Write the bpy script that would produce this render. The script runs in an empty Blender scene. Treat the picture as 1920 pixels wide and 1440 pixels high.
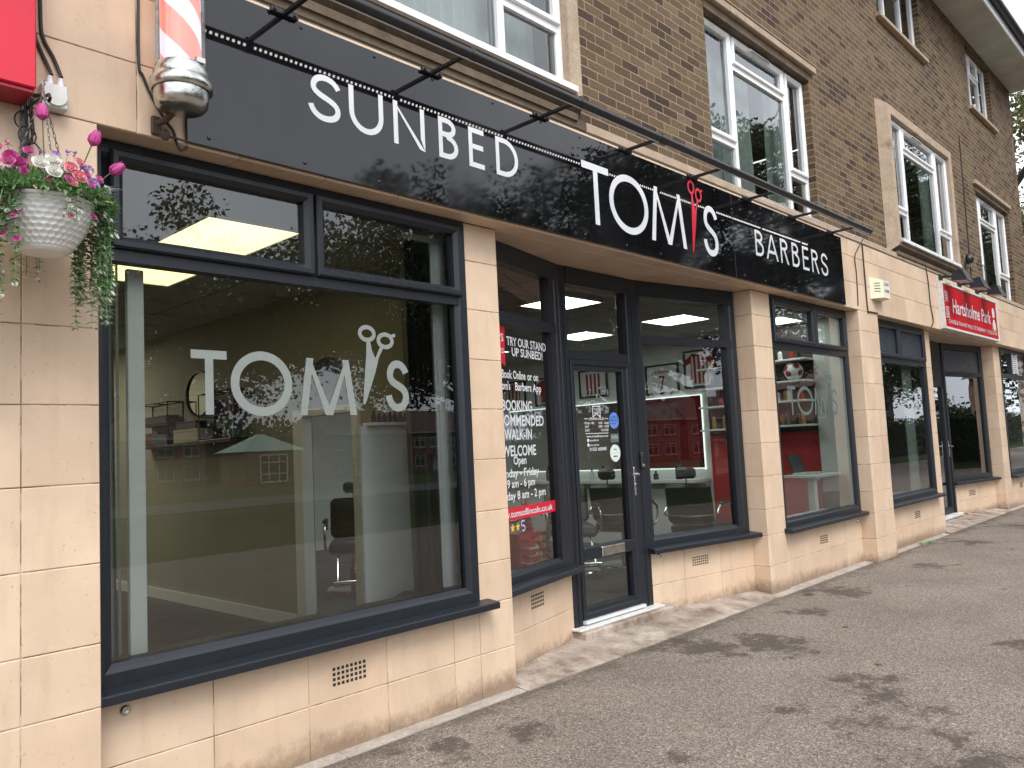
import bpy, bmesh, math, random
from mathutils import Vector, Matrix
PI = math.pi
SC = bpy.context.scene
COL = SC.collection
random.seed(7)

# ------------------------------------------------------------------ camera, sky, sun, exposure
def cam_axes(yaw, pitch, roll):
    f = Vector((math.sin(yaw)*math.cos(pitch), math.cos(yaw)*math.cos(pitch), math.sin(pitch)))
    r = Vector((math.cos(yaw), -math.sin(yaw), 0)); u = r.cross(f)
    c, s = math.cos(roll), math.sin(roll)
    return c*r+s*u, c*u-s*r, f
cam = bpy.data.cameras.new('camera'); co = bpy.data.objects.new('camera', cam); COL.objects.link(co)
r_, u_, f_ = cam_axes(math.radians(46.7074), math.radians(4.6226), math.radians(-2.7771))
co.matrix_world = Matrix(((r_.x, u_.x, -f_.x, 0), (r_.y, u_.y, -f_.y, -3.51), (r_.z, u_.z, -f_.z, 1.4567), (0, 0, 0, 1)))
cam.sensor_width = 36; cam.lens = 28.42; cam.clip_start = .05; cam.clip_end = 2000
SC.camera = co

SUN_EL, SUN_AZ = math.radians(52), math.radians(205)
world = bpy.data.worlds.new('World'); SC.world = world; world.use_nodes = True
nt = world.node_tree; nt.nodes.clear()
sky = nt.nodes.new('ShaderNodeTexSky'); sky.sky_type = 'NISHITA'; sky.sun_disc = False
sky.sun_elevation = SUN_EL; sky.sun_rotation = SUN_AZ; sky.dust_density = 4; sky.air_density = 1
hsv = nt.nodes.new('ShaderNodeHueSaturation'); hsv.inputs['Saturation'].default_value = .10
# overcast: soft cloud mottling over a nearly colourless sky
tc = nt.nodes.new('ShaderNodeTexCoord'); cn = nt.nodes.new('ShaderNodeTexNoise')
cn.inputs['Scale'].default_value = 2.2; cn.inputs['Detail'].default_value = 6; cn.inputs['Roughness'].default_value = .55
cr = nt.nodes.new('ShaderNodeMapRange'); cr.inputs[1].default_value = .3; cr.inputs[2].default_value = .7
cr.inputs[3].default_value = .80; cr.inputs[4].default_value = 1.15
mx = nt.nodes.new('ShaderNodeMix'); mx.data_type = 'RGBA'; mx.blend_type = 'MULTIPLY'; mx.inputs[0].default_value = 1
bg = nt.nodes.new('ShaderNodeBackground'); bg.inputs['Strength'].default_value = .15
out = nt.nodes.new('ShaderNodeOutputWorld')
flat = nt.nodes.new('ShaderNodeMix'); flat.data_type = 'RGBA'; flat.inputs[0].default_value = .75; flat.inputs[7].default_value = (5.25, 5.5, 5.95, 1)
L = nt.links
L.new(sky.outputs[0], hsv.inputs['Color']); L.new(hsv.outputs[0], flat.inputs[6]); L.new(flat.outputs[2], mx.inputs[6])
L.new(tc.outputs['Generated'], cn.inputs['Vector']); L.new(cn.outputs['Fac'], cr.inputs[0]); L.new(cr.outputs[0], mx.inputs[7])
L.new(mx.outputs[2], bg.inputs[0]); L.new(bg.outputs[0], out.inputs[0])
sun = bpy.data.lights.new('sun', 'SUN'); sun.energy = .9; sun.angle = math.radians(25); sun.color = (1, .95, .88)
so = bpy.data.objects.new('sun', sun); COL.objects.link(so)
# sky rotation is clockwise from +Y
sd = Vector((math.sin(SUN_AZ)*math.cos(SUN_EL), math.cos(SUN_AZ)*math.cos(SUN_EL), math.sin(SUN_EL)))
so.rotation_euler = sd.to_track_quat('Z', 'Y').to_euler(); so.location = sd*50
vs = SC.view_settings; vs.view_transform = 'Standard'; vs.look = 'None'; vs.gamma = 1; vs.exposure = 1.2
try:
    SC.cycles.max_bounces = 10; SC.cycles.transparent_max_bounces = 24; SC.cycles.glossy_bounces = 5; SC.cycles.diffuse_bounces = 4
    SC.cycles.use_denoising = True; SC.cycles.caustics_reflective = False; SC.cycles.caustics_refractive = False
    SC.cycles.sample_clamp_indirect = 8
except Exception: pass

# ------------------------------------------------------------------ mesh builder
class MB:
    def __init__(s, tf=None): s.v=[]; s.f=[]; s.m=[]; s.sm=[]; s.tf=tf; s.mi=0; s.smooth=False
    def add(s, pts, faces, smooth=None):
        b=len(s.v)
        for p in pts:
            p=tuple(p); s.v.append(tuple(s.tf(*p)) if s.tf else p)
        for f in faces:
            s.f.append([b+i for i in f]); s.m.append(s.mi); s.sm.append(s.smooth if smooth is None else smooth)
        return s
    def quad(s,a,b,c,d): return s.add([a,b,c,d],[(0,1,2,3)])
    def poly(s,pts): return s.add(pts,[tuple(range(len(pts)))])
    def box(s,x0,x1,y0,y1,z0,z1):
        p=[(x0,y0,z0),(x1,y0,z0),(x1,y1,z0),(x0,y1,z0),(x0,y0,z1),(x1,y0,z1),(x1,y1,z1),(x0,y1,z1)]
        return s.add(p,[(0,3,2,1),(4,5,6,7),(0,1,5,4),(1,2,6,5),(2,3,7,6),(3,0,4,7)])
    def bbox(s,x0,x1,y0,y1,z0,z1,c=.005):
        # box with chamfered edges
        P=[];xs=(x0,x1);ys=(y0,y1);zs=(z0,z1);idx={}
        for i in (0,1):
            for j in (0,1):
                for k in (0,1):
                    sx=c if i==0 else -c; sy=c if j==0 else -c; sz=c if k==0 else -c
                    for a in range(3):
                        q=[xs[i]+sx,ys[j]+sy,zs[k]+sz]; q[a]=(xs[i],ys[j],zs[k])[a]
                        idx[(i,j,k,a)]=len(P); P.append(tuple(q))
        F=[]
        for a in range(3):
            for e in (0,1):
                o=[b for b in range(3) if b!=a]; r=[]
                for (m,n) in ((0,0),(1,0),(1,1),(0,1)):
                    t=[0,0,0]; t[a]=e; t[o[0]]=m; t[o[1]]=n; r.append(idx[(t[0],t[1],t[2],a)])
                F.append(tuple(r) if (e==1)!=(a==1) else tuple(r[::-1]))
        for a in range(3):
            o=[b for b in range(3) if b!=a]
            for (m,n) in ((0,0),(1,0),(1,1),(0,1)):
                t0=[0,0,0];t1=[0,0,0]; t0[a]=0;t1[a]=1
                for t in (t0,t1): t[o[0]]=m; t[o[1]]=n
                F.append((idx[(*t0,o[0])],idx[(*t1,o[0])],idx[(*t1,o[1])],idx[(*t0,o[1])]))
        for i in (0,1):
            for j in (0,1):
                for k in (0,1): F.append((idx[(i,j,k,0)],idx[(i,j,k,1)],idx[(i,j,k,2)]))
        return s.add(P,F)
    def tile(s,x0,x1,z0,z1,y=0,j=.0017,ch=.0032,dep=.014):
        x0+=j;x1-=j;z0+=j;z1-=j
        if x1-x0<.015 or z1-z0<.015: return s
        c=ch
        P=[(x0+c,y,z0+c),(x1-c,y,z0+c),(x1-c,y,z1-c),(x0+c,y,z1-c),
           (x0,y+c,z0),(x1,y+c,z0),(x1,y+c,z1),(x0,y+c,z1),(x0,y+dep,z0),(x1,y+dep,z0),(x1,y+dep,z1),(x0,y+dep,z1)]
        F=[(0,1,2,3)]
        for i in range(4):
            k=(i+1)%4; F.append((i+4,k+4,k,i)); F.append((i+8,k+8,k+4,i+4))
        return s.add(P,F)
    def tiles(s,xs,zs,y=0):
        for a,b in zip(xs,xs[1:]):
            for c,d in zip(zs,zs[1:]): s.tile(a,b,c,d,y)
        return s
    def frame(s,x0,x1,z0,z1,prof):
        # mitred picture-frame sweep; prof = [(inset, y), ...] from the outside inwards
        L=[]
        for (i,y) in prof: L.append([(x0+i,y,z0+i),(x1-i,y,z0+i),(x1-i,y,z1-i),(x0+i,y,z1-i)])
        P=[p for l in L for p in l];F=[]
        for a in range(len(L)-1):
            for i in range(4):
                k=(i+1)%4;F.append((a*4+i,a*4+k,a*4+4+k,a*4+4+i))
        return s.add(P,F)
    def basis(s,d):
        d=Vector(d).normalized(); a=Vector((0,0,1)) if abs(d.z)<.9 else Vector((1,0,0))
        x=d.cross(a).normalized(); return x, d.cross(x).normalized()
    def cyl(s,p0,p1,r0,r1=None,n=16,caps=True,smooth=True):
        r1=r0 if r1 is None else r1; p0=Vector(p0);p1=Vector(p1);x,y=s.basis(p1-p0)
        P=[];F=[]
        for p,r in ((p0,r0),(p1,r1)):
            for i in range(n):
                a=2*PI*i/n;P.append(p+x*(r*math.cos(a))+y*(r*math.sin(a)))
        for i in range(n): F.append((i,(i+1)%n,n+(i+1)%n,n+i))
        s.add(P,F,smooth)
        if caps: s.add(P[:n],[tuple(range(n))[::-1]],False); s.add(P[n:],[tuple(range(n))],False)
        return s
    def tube(s,path,r,n=8,caps=True,closed=False,smooth=True):
        pts=[Vector(p) for p in path];N=len(pts);rs=r if isinstance(r,(list,tuple)) else [r]*N
        P=[];F=[];x=None
        for i,p in enumerate(pts):
            if closed: d=(pts[(i+1)%N]-pts[i-1])
            else: d=(pts[min(i+1,N-1)]-pts[max(i-1,0)])
            d.normalize()
            if x is None: x,y=s.basis(d)
            else:
                x=(x-d*x.dot(d)).normalized(); y=d.cross(x).normalized()
            for k in range(n):
                a=2*PI*k/n;P.append(p+x*(rs[i]*math.cos(a))+y*(rs[i]*math.sin(a)))
        for i in range(N if closed else N-1):
            j=(i+1)%N
            for k in range(n): F.append((i*n+k,i*n+(k+1)%n,j*n+(k+1)%n,j*n+k))
        s.add(P,F,smooth)
        if caps and not closed: s.add(P[:n],[tuple(range(n))[::-1]],False); s.add(P[-n:],[tuple(range(n))],False)
        return s
    def lathe(s,prof,c=(0,0,0),n=32,smooth=True,capends=True):
        P=[];F=[];M=len(prof)
        for (r,z) in prof:
            for i in range(n):
                a=2*PI*i/n;P.append((c[0]+r*math.cos(a),c[1]+r*math.sin(a),c[2]+z))
        for j in range(M-1):
            for i in range(n): F.append((j*n+i,j*n+(i+1)%n,(j+1)*n+(i+1)%n,(j+1)*n+i))
        s.add(P,F,smooth)
        if capends:
            if prof[0][0]>1e-4: s.add(P[:n],[tuple(range(n))[::-1]],False)
            if prof[-1][0]>1e-4: s.add(P[-n:],[tuple(range(n))],False)
        return s
    def ball(s,c,r,n=12,m=8,sq=(1,1,1)):
        P=[];F=[]
        for j in range(m+1):
            t=PI*j/m
            for i in range(n):
                a=2*PI*i/n;P.append((c[0]+sq[0]*r*math.sin(t)*math.cos(a),c[1]+sq[1]*r*math.sin(t)*math.sin(a),c[2]+sq[2]*r*math.cos(t)))
        for j in range(m):
            for i in range(n): F.append((j*n+i,(j+1)*n+i,(j+1)*n+(i+1)%n,j*n+(i+1)%n))
        return s.add(P,F,True)
    def ribbon(s,pts,w,y,closed=False,tap=None):
        # flat stroke of width w along 2-D points (x,z) at depth y, mitred
        n=len(pts);Lf=[];Rt=[]
        for i in range(n):
            a=Vector(pts[(i-1)%n] if (closed or i>0) else pts[i]);b=Vector(pts[i]);c=Vector(pts[(i+1)%n] if (closed or i<n-1) else pts[i])
            d1=(b-a);d2=(c-b)
            if d1.length<1e-9:d1=d2
            if d2.length<1e-9:d2=d1
            d1=d1.normalized();d2=d2.normalized();n1=Vector((-d1.y,d1.x));n2=Vector((-d2.y,d2.x));m=(n1+n2)
            if m.length<1e-6:m=n1
            m.normalize();h=w/2*(tap[i] if tap else 1)/max(.35,m.dot(n1))
            Lf.append((b.x+m.x*h,y,b.y+m.y*h));Rt.append((b.x-m.x*h,y,b.y-m.y*h))
        P=Lf+Rt;F=[]
        for i in range(n if closed else n-1):
            j=(i+1)%n;F.append((i,n+i,n+j,j))
        return s.add(P,F,False)
    def mesh(s,name,mats,angle=35,recalc=False):
        me=bpy.data.meshes.new(name);me.from_pydata(s.v,[],s.f);me.update()
        if recalc:
            bm=bmesh.new();bm.from_mesh(me);bmesh.ops.recalc_face_normals(bm,faces=bm.faces);bm.to_mesh(me);bm.free()
        for m in (mats if isinstance(mats,(list,tuple)) else [mats]): me.materials.append(m)
        me.polygons.foreach_set('material_index',s.m);me.polygons.foreach_set('use_smooth',s.sm)
        if any(s.sm):
            try: me.set_sharp_from_angle(angle=math.radians(angle))
            except Exception: pass
        uv=me.uv_layers.new(name='UVMap').data
        for p in me.polygons:
            n=p.normal;ax=abs(n.x);ay=abs(n.y);az=abs(n.z)
            for li in p.loop_indices:
                c=me.vertices[me.loops[li].vertex_index].co
                if az>=ax and az>=ay: uv[li].uv=(c.x,c.y)
                elif ay>=ax: uv[li].uv=(c.x,c.z)
                else: uv[li].uv=(c.y+.1125,c.z)
        return me

def tag(o,label=None,cat=None,group=None,kind=None):
    if label: o['label']=label
    if cat: o['category']=cat
    if group: o['group']=group
    if kind: o['kind']=kind
    return o
def thing(name,label,cat,loc=(0,0,0),group=None,rz=0):
    o=bpy.data.objects.new(name,None);COL.objects.link(o);o.location=loc;o.rotation_euler=(0,0,rz);o.empty_display_size=.1
    return tag(o,label,cat,group)
def obj(name,mb,mats,parent=None,label=None,cat=None,group=None,kind=None,world=True,angle=35,recalc=False):
    me=mb.mesh(name,mats,angle,recalc) if isinstance(mb,MB) else mb
    o=bpy.data.objects.new(name,me);COL.objects.link(o)
    if parent is not None:
        o.parent=parent
        if world and parent.type=='EMPTY' and parent.parent is None: o.location=tuple(-c for c in parent.location)
    return tag(o,label,cat,group,kind)
def copy_tree(o,parent=None):
    c=o.copy();COL.objects.link(c)
    if parent is not None:c.parent=parent
    for ch in list(o.children): copy_tree(ch,c)
    return c
def wing_tf(ax,ay,bx,by):
    l=math.hypot(bx-ax,by-ay);dx,dy=(bx-ax)/l,(by-ay)/l
    return (lambda x,y,z:(ax+dx*x-dy*y,ay+dy*x+dx*y,z)),l
def shift(dx=0,dy=0,dz=0): return lambda x,y,z:(x+dx,y+dy,z+dz)

# ------------------------------------------------------------------ materials
def srgb(r,g,b):
    f=lambda c:(c/255/12.92) if c/255<=.04045 else ((c/255+.055)/1.055)**2.4
    return (f(r),f(g),f(b),1)
class N:
    def __init__(s,name):
        s.m=bpy.data.materials.new(name);s.m.use_nodes=True;s.t=s.m.node_tree;s.t.nodes.clear()
        s.o=s.n('ShaderNodeOutputMaterial');s._tc=None
    def n(s,t,**k):
        x=s.t.nodes.new(t)
        for a,b in k.items():setattr(x,a,b)
        return x
    def l(s,a,b): s.t.links.new(a,b)
    def tc(s,out='Object'):
        if not s._tc:s._tc=s.n('ShaderNodeTexCoord')
        return s._tc.outputs[out]
    def noise(s,scale,detail=4,rough=.55,vec=None,dist=0):
        x=s.n('ShaderNodeTexNoise');x.inputs['Scale'].default_value=scale;x.inputs['Detail'].default_value=detail
        x.inputs['Roughness'].default_value=rough;x.inputs['Distortion'].default_value=dist
        s.l(vec or s.tc(),x.inputs['Vector']);return x.outputs['Fac']
    def mapping(s,sc,vec=None,loc=(0,0,0)):
        x=s.n('ShaderNodeMapping');x.inputs['Scale'].default_value=sc;x.inputs['Location'].default_value=loc
        s.l(vec or s.tc(),x.inputs['Vector']);return x.outputs[0]
    def ramp(s,fac,stops,mode='LINEAR'):
        x=s.n('ShaderNodeValToRGB');x.color_ramp.interpolation=mode;e=x.color_ramp.elements
        while len(e)<len(stops):e.new(.5)
        for a,(p,c) in zip(e,stops):
            a.position=p;a.color=c if isinstance(c,(tuple,list)) else (c,c,c,1)
        s.l(fac,x.inputs[0]);return x.outputs[0]
    def mr(s,fac,a,b,c,d):
        x=s.n('ShaderNodeMapRange')
        for i,q in enumerate((a,b,c,d)):x.inputs[i+1].default_value=q
        s.l(fac,x.inputs[0]);return x.outputs[0]
    def math(s,op,a,b=None,c=None):
        x=s.n('ShaderNodeMath',operation=op)
        for i,q in enumerate((a,b,c)):
            if q is None:continue
            if isinstance(q,(int,float)):x.inputs[i].default_value=q
            else:s.l(q,x.inputs[i])
        return x.outputs[0]
    def mix(s,fac,a,b,mode='MIX'):
        x=s.n('ShaderNodeMix',data_type='RGBA',blend_type=mode)
        for i,q in ((0,fac),(6,a),(7,b)):
            if isinstance(q,(int,float)) and i==0:x.inputs[0].default_value=q
            elif isinstance(q,(tuple,list)):x.inputs[i].default_value=q if len(q)==4 else (*q,1)
            elif isinstance(q,(int,float)):x.inputs[i].default_value=(q,q,q,1)
            else:s.l(q,x.inputs[i])
        return x.outputs[2]
    def bsdf(s,col,rough=.5,spec=.5,metal=0,bump=None,bs=.2,bd=.01,**k):
        x=s.n('ShaderNodeBsdfPrincipled')
        def put(i,q):
            if isinstance(q,(int,float)):x.inputs[i].default_value=q
            elif isinstance(q,(tuple,list)):x.inputs[i].default_value=q if len(q)==4 else (*q,1)
            else:s.l(q,x.inputs[i])
        put('Base Color',col);put('Roughness',rough);put('Specular IOR Level',spec);put('Metallic',metal)
        for a,b in k.items():put(a.replace('_',' '),b)
        if bump is not None:
            b=s.n('ShaderNodeBump');b.inputs['Strength'].default_value=bs;b.inputs['Distance'].default_value=bd
            s.l(bump,b.inputs['Height']);s.l(b.outputs[0],x.inputs['Normal'])
        s.l(x.outputs[0],s.o.inputs[0]);return s.m
def plain(name,col,rough=.5,var=.12,scale=14,spec=.5,metal=0,bs=.015):
    k=N(name);n=k.noise(scale,5);f=k.mr(n,.3,.7,1-var,1+var)
    c=k.mix(1,col,f,'MULTIPLY');n2=k.noise(scale*9,3)
    rr=k.mr(n,.3,.7,max(.02,rough-.06),min(1,rough+.06))
    return k.bsdf(c,rr,spec,metal,n2,bs,.004)

def m_tile():
    k=N('faience_tile');g=k.n('ShaderNodeNewGeometry')
    isl=g.outputs['Random Per Island']
    base=k.ramp(isl,[(0,(.60,.445,.315,1)),(.35,(.645,.487,.352,1)),(.7,(.68,.52,.38,1)),(1,(.615,.45,.319,1))])
    n=k.noise(3.2,5,.6);base=k.mix(1,base,k.mr(n,.3,.7,.90,1.07),'MULTIPLY')
    st=k.noise(6,4,.6,k.mapping((2.2,2.2,.35)));base=k.mix(k.mr(st,.52,.78,0,.34),base,(.43,.285,.185,1))   # rain streaks
    sp=k.noise(70,2,.5);base=k.mix(k.mr(sp,.69,.74,0,.55),base,(.22,.15,.10,1))                                 # pits
    sc=k.noise(11,3,.65,k.mapping((1,1,1),loc=(4,2,1)),1.6);base=k.mix(k.mr(sc,.63,.70,0,.14),base,(.36,.24,.15,1))
    # splash dirt with ragged edges where rain bounces off the pavement
    x=k.n('ShaderNodeSeparateXYZ');k.l(k.tc(),x.inputs[0])
    gr=k.noise(13,9,.80,k.mapping((1,1,.8),loc=(7,0,3)));big=k.noise(1.3,3,.5,k.mapping((1,1,.6),loc=(2,5,0)))
    h=k.mr(x.outputs[2],.02,.30,.62,-.25);d=k.math('ADD',k.math('MULTIPLY',gr,.8),k.math('ADD',h,k.math('MULTIPLY',big,.5)))
    base=k.mix(k.mr(d,.92,1.25,0,.75),base,(.15,.095,.06,1))
    hgt=k.math('ADD',k.math('MULTIPLY',n,.6),k.math('MULTIPLY',sp,-.25))
    return k.bsdf(base,k.mr(n,.3,.7,.34,.52),.5,0,hgt,.12,.01)
def m_joint():
    k=N('tile_joint');n=k.noise(9,5,.6)
    return k.bsdf(k.ramp(n,[(.38,(.11,.08,.065,1)),(.47,(.27,.20,.16,1)),(.56,(.66,.60,.53,1))]),.9,.2)
def m_brick():
    k=N('brown_brick');uv=k.tc('UV')
    b=k.n('ShaderNodeTexBrick');b.offset=.5;b.inputs['Scale'].default_value=1;b.inputs['Mortar Size'].default_value=.0052
    b.inputs['Mortar Smooth'].default_value=.25;b.inputs['Brick Width'].default_value=.225;b.inputs['Row Height'].default_value=.075
    b.inputs['Color1'].default_value=(0,0,0,1);b.inputs['Color2'].default_value=(1,1,1,1);b.inputs['Mortar'].default_value=(.5,.5,.5,1);b.inputs['Bias'].default_value=0
    wob=k.n('ShaderNodeTexNoise');wob.inputs['Scale'].default_value=14;k.l(uv,wob.inputs['Vector'])
    va=k.n('ShaderNodeVectorMath',operation='SCALE');va.inputs['Scale'].default_value=.006;k.l(wob.outputs['Color'],va.inputs[0])
    vb=k.n('ShaderNodeVectorMath',operation='ADD');k.l(uv,vb.inputs[0]);k.l(va.outputs[0],vb.inputs[1]);k.l(vb.outputs[0],b.inputs['Vector'])
    pat=k.noise(.55,3,.5)
    rnd=k.math('ADD',b.outputs['Color'],k.mr(pat,.3,.7,-.24,.24))
    col=k.ramp(rnd,[(0,(.052,.034,.027,1)),(.14,(.070,.046,.033,1)),(.32,(.122,.082,.049,1)),(.5,(.148,.103,.060,1)),(.72,(.102,.067,.041,1)),(.88,(.175,.127,.074,1)),(1,(.130,.090,.055,1))])
    n=k.noise(60,5,.72);col=k.mix(1,col,k.ramp(n,[(.32,.45),(.5,1.0),(.68,1.35)]),'MULTIPLY')
    n2=k.noise(170,3,.7);col=k.mix(k.mr(n2,.6,.68,0,.6),col,(.06,.04,.028,1))
    mort=k.mix(k.mr(k.noise(5,4),.3,.7,0,1),(.27,.20,.135,1),(.34,.26,.18,1))
    fac=b.outputs['Fac'];col=k.mix(fac,col,mort)
    st=k.noise(.9,5,.6,k.mapping((1.4,1.4,.25)));col=k.mix(k.mr(st,.5,.75,0,.32),col,(.12,.08,.05,1))
    h=k.math('SUBTRACT',k.math('MULTIPLY',n,.5),k.math('MULTIPLY',fac,1.0))
    return k.bsdf(col,.88,.25,0,h,.55,.012)
def m_redbrick():
    k=N('red_brick');uv=k.tc('UV')
    b=k.n('ShaderNodeTexBrick');b.offset=.5;b.inputs['Scale'].default_value=1;b.inputs['Mortar Size'].default_value=.006
    b.inputs['Brick Width'].default_value=.225;b.inputs['Row Height'].default_value=.075
    b.inputs['Color1'].default_value=(.13,.058,.045,1);b.inputs['Color2'].default_value=(.19,.085,.062,1);b.inputs['Mortar'].default_value=(.45,.36,.28,1)
    k.l(uv,b.inputs['Vector']);n=k.noise(.8,4)
    return k.bsdf(k.mix(1,b.outputs['Color'],k.mr(n,.3,.7,.8,1.15),'MULTIPLY'),.9,.2)
def m_glass(name,tint=(.86,.91,.88),mul=1.75,wave=0.0,wscale=1.2,base=.02):
    k=N(name);tr=k.n('ShaderNodeBsdfTransparent');tr.inputs[0].default_value=(*tint,1)
    gl=k.n('ShaderNodeBsdfGlossy');gl.inputs['Roughness'].default_value=0;gl.inputs[0].default_value=(.96,.98,1,1)
    fr=k.n('ShaderNodeFresnel');fr.inputs['IOR'].default_value=1.52
    f=k.math('MINIMUM',k.math('ADD',k.math('MULTIPLY',fr.outputs[0],mul),base),.95)
    if wave:
        nz=k.noise(wscale,2,.5);b=k.n('ShaderNodeBump');b.inputs['Strength'].default_value=wave;b.inputs['Distance'].default_value=.02
        k.l(nz,b.inputs['Height']);k.l(b.outputs[0],gl.inputs['Normal'])
    ms=k.n('ShaderNodeMixShader');k.l(f,ms.inputs[0]);k.l(tr.outputs[0],ms.inputs[1]);k.l(gl.outputs[0],ms.inputs[2]);k.l(ms.outputs[0],k.o.inputs[0])
    return k.m
def m_emit(name,col,s):
    k=N(name);e=k.n('ShaderNodeEmission');e.inputs[0].default_value=(*col,1);e.inputs[1].default_value=s;k.l(e.outputs[0],k.o.inputs[0]);return k.m
def m_tarmac():
    k=N('tarmac');v=k.n('ShaderNodeTexVoronoi');v.inputs['Scale'].default_value=150;k.l(k.tc(),v.inputs['Vector'])
    s=k.n('ShaderNodeSeparateColor');k.l(v.outputs['Color'],s.inputs[0])
    ag=k.ramp(s.outputs[0],[(0,(.100,.080,.064,1)),(.3,(.172,.141,.117,1)),(.55,(.222,.184,.155,1)),(.8,(.275,.231,.198,1)),(1,(.39,.345,.30,1))])
    n0=k.noise(45,5,.7);ag=k.mix(1,ag,k.mr(n0,.3,.7,.66,1.28),'MULTIPLY')
    n1=k.noise(1.1,6,.6);ag=k.mix(1,ag,k.mr(n1,.3,.7,.82,1.14),'MULTIPLY')
    # damp moss stains: ragged patches where water stands
    big=k.noise(.62,2,.5,k.mapping((1,1,1),loc=(3.1,1.75,0)));fine=k.noise(4.2,8,.74)
    blot=None
    for (bx,by,br) in ((5.1,-.42,.62),(5.5,-.75,.55),(4.35,-2.05,.75),(4.9,-1.65,.5),(3.9,-2.4,.6),(3.3,-1.35,.22),(4.2,-1.42,.25),(3.15,-.55,.35),(9.4,-.62,.7),(7.6,-.45,.5),(6.6,-.55,.4),(11.6,-.5,.8),(13.6,-.7,.9),(2.7,-.35,.3),(8.2,-2.6,.8),(6.3,-2.2,.4)):
        dn=k.n('ShaderNodeVectorMath',operation='DISTANCE');k.l(k.tc(),dn.inputs[0]);dn.inputs[1].default_value=(bx,by,0)
        q=k.mr(dn.outputs['Value'],0,br,.34,0);blot=q if blot is None else k.math('MAXIMUM',blot,q)
    m=k.math('ADD',k.math('ADD',k.math('MULTIPLY',big,.35),blot),k.math('MULTIPLY',fine,1.05))
    ag=k.mix(k.mr(m,.885,.985,0,.72),ag,(.052,.042,.034,1))
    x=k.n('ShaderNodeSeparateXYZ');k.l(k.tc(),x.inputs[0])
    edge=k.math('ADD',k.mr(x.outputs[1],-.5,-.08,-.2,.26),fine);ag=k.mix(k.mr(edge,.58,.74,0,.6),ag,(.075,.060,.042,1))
    spots=k.noise(3.1,6,.7,k.mapping((1,1,1),loc=(0,9,0)));ag=k.mix(k.mr(spots,.655,.71,0,.6),ag,(.038,.032,.024,1))
    gr=k.noise(2.3,5,.65,k.mapping((1,1,1),loc=(5,0,0)));ag=k.mix(k.mr(gr,.62,.75,0,.25),ag,(.10,.085,.045,1))
    # pale specks
    sp=k.n('ShaderNodeTexVoronoi');sp.inputs['Scale'].default_value=7;k.l(k.tc(),sp.inputs['Vector']);ag=k.mix(k.mr(sp.outputs['Distance'],.045,.06,.6,0),ag,(.42,.39,.36,1))
    h=k.math('ADD',v.outputs['Distance'],k.math('MULTIPLY',n0,.6))
    return k.bsdf(ag,.93,.25,0,h,.6,.006)
def m_concrete(name,a,b,scale=5):
    k=N(name);n=k.noise(scale,7,.68);c=k.mix(k.mr(n,.34,.66,0,1),a,b);n2=k.noise(60,4,.65)
    c=k.mix(1,c,k.mr(n2,.3,.7,.8,1.18),'MULTIPLY')
    st=k.noise(4,5,.65,k.mapping((1,1,1),loc=(1,8,2)));c=k.mix(k.mr(st,.58,.72,0,.55),c,tuple(q*.35 for q in a[:3])+(1,))
    return k.bsdf(c,.9,.2,0,n2,.35,.006)
def m_stripe():
    k=N('pole_stripe');x=k.n('ShaderNodeSeparateXYZ');k.l(k.tc(),x.inputs[0])
    at=k.math('ARCTAN2',x.outputs[1],x.outputs[0]);ph=k.math('ADD',k.math('DIVIDE',at,2*PI),k.math('MULTIPLY',x.outputs[2],2.0))
    fr=k.math('FRACT',k.math('MULTIPLY',ph,2));c=k.ramp(fr,[(0,(.74,.70,.82,1)),(.43,(.80,.27,.21,1))],'CONSTANT')
    return k.bsdf(c,.4,.4,Emission_Color=c,Emission_Strength=.45)
M={}
M['tile']=m_tile();M['joint']=m_joint();M['brick']=m_brick();M['redbrick']=m_redbrick();M['tarmac']=m_tarmac()
M['upvc_dark']=plain('anthracite_upvc',(.0125,.0155,.0215,1),.40,.12,40,.42)
M['upvc_white']=plain('white_upvc',(.80,.81,.83,1),.3,.03,9)
M['glass']=m_glass('shop_glass',(.91,.96,.93),1.6,.012,.8);M['glass_up']=m_glass('upper_glass',(.86,.92,.89),1.5,.12,2.2)
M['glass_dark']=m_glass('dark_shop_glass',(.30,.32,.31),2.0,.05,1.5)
M['sign_black']=N('gloss_black_acrylic');_k=M['sign_black'];_n=_k.noise(2.5,5,.6,_k.mapping((1,1,.5)))
M['sign_black']=_k.bsdf(_k.mix(_k.mr(_n,.4,.7,0,1),(.004,.004,.005,1),(.010,.010,.012,1)),_k.mr(_n,.35,.75,.012,.07),.52,0,_k.noise(.9,2),.02,.01)
M['vinyl_white']=plain('white_vinyl',(.66,.68,.71,1),.35,.03,8)
M['vinyl_red']=plain('red_vinyl',(.58,.015,.04,1),.35,.04,8)
M['vinyl_grey']=plain('frosted_vinyl',(.22,.245,.23,1),.55,.05,20)
M['vinyl_dark']=plain('grey_vinyl',(.10,.13,.13,1),.5,.05,20)
M['black_metal']=plain('black_metal',(.014,.014,.016,1),.38,.2,30)
M['chrome']=plain('chrome',(.66,.66,.65,1),.16,.18,24,.5,1,.03)
M['chrome_worn']=plain('weathered_chrome',(.56,.56,.53,1),.20,.30,16,.5,1,.25)
M['cable']=plain('cable_black',(.02,.018,.017,1),.6,.2,30)
M['grey_plastic']=plain('grey_plastic',(.62,.62,.60,1),.5,.14,18)
M['cream_plastic']=plain('cream_plastic',(.74,.70,.52,1),.45,.06,10)
M['concrete']=m_concrete('sill_concrete',(.36,.275,.205,1),(.46,.36,.27,1))
M['concrete_dirt_shade']=m_concrete('stained_shaded_concrete',(.095,.070,.050,1),(.17,.13,.092,1),4)  # dirt, with the shade under bays and lintels put into the darker colour
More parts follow.
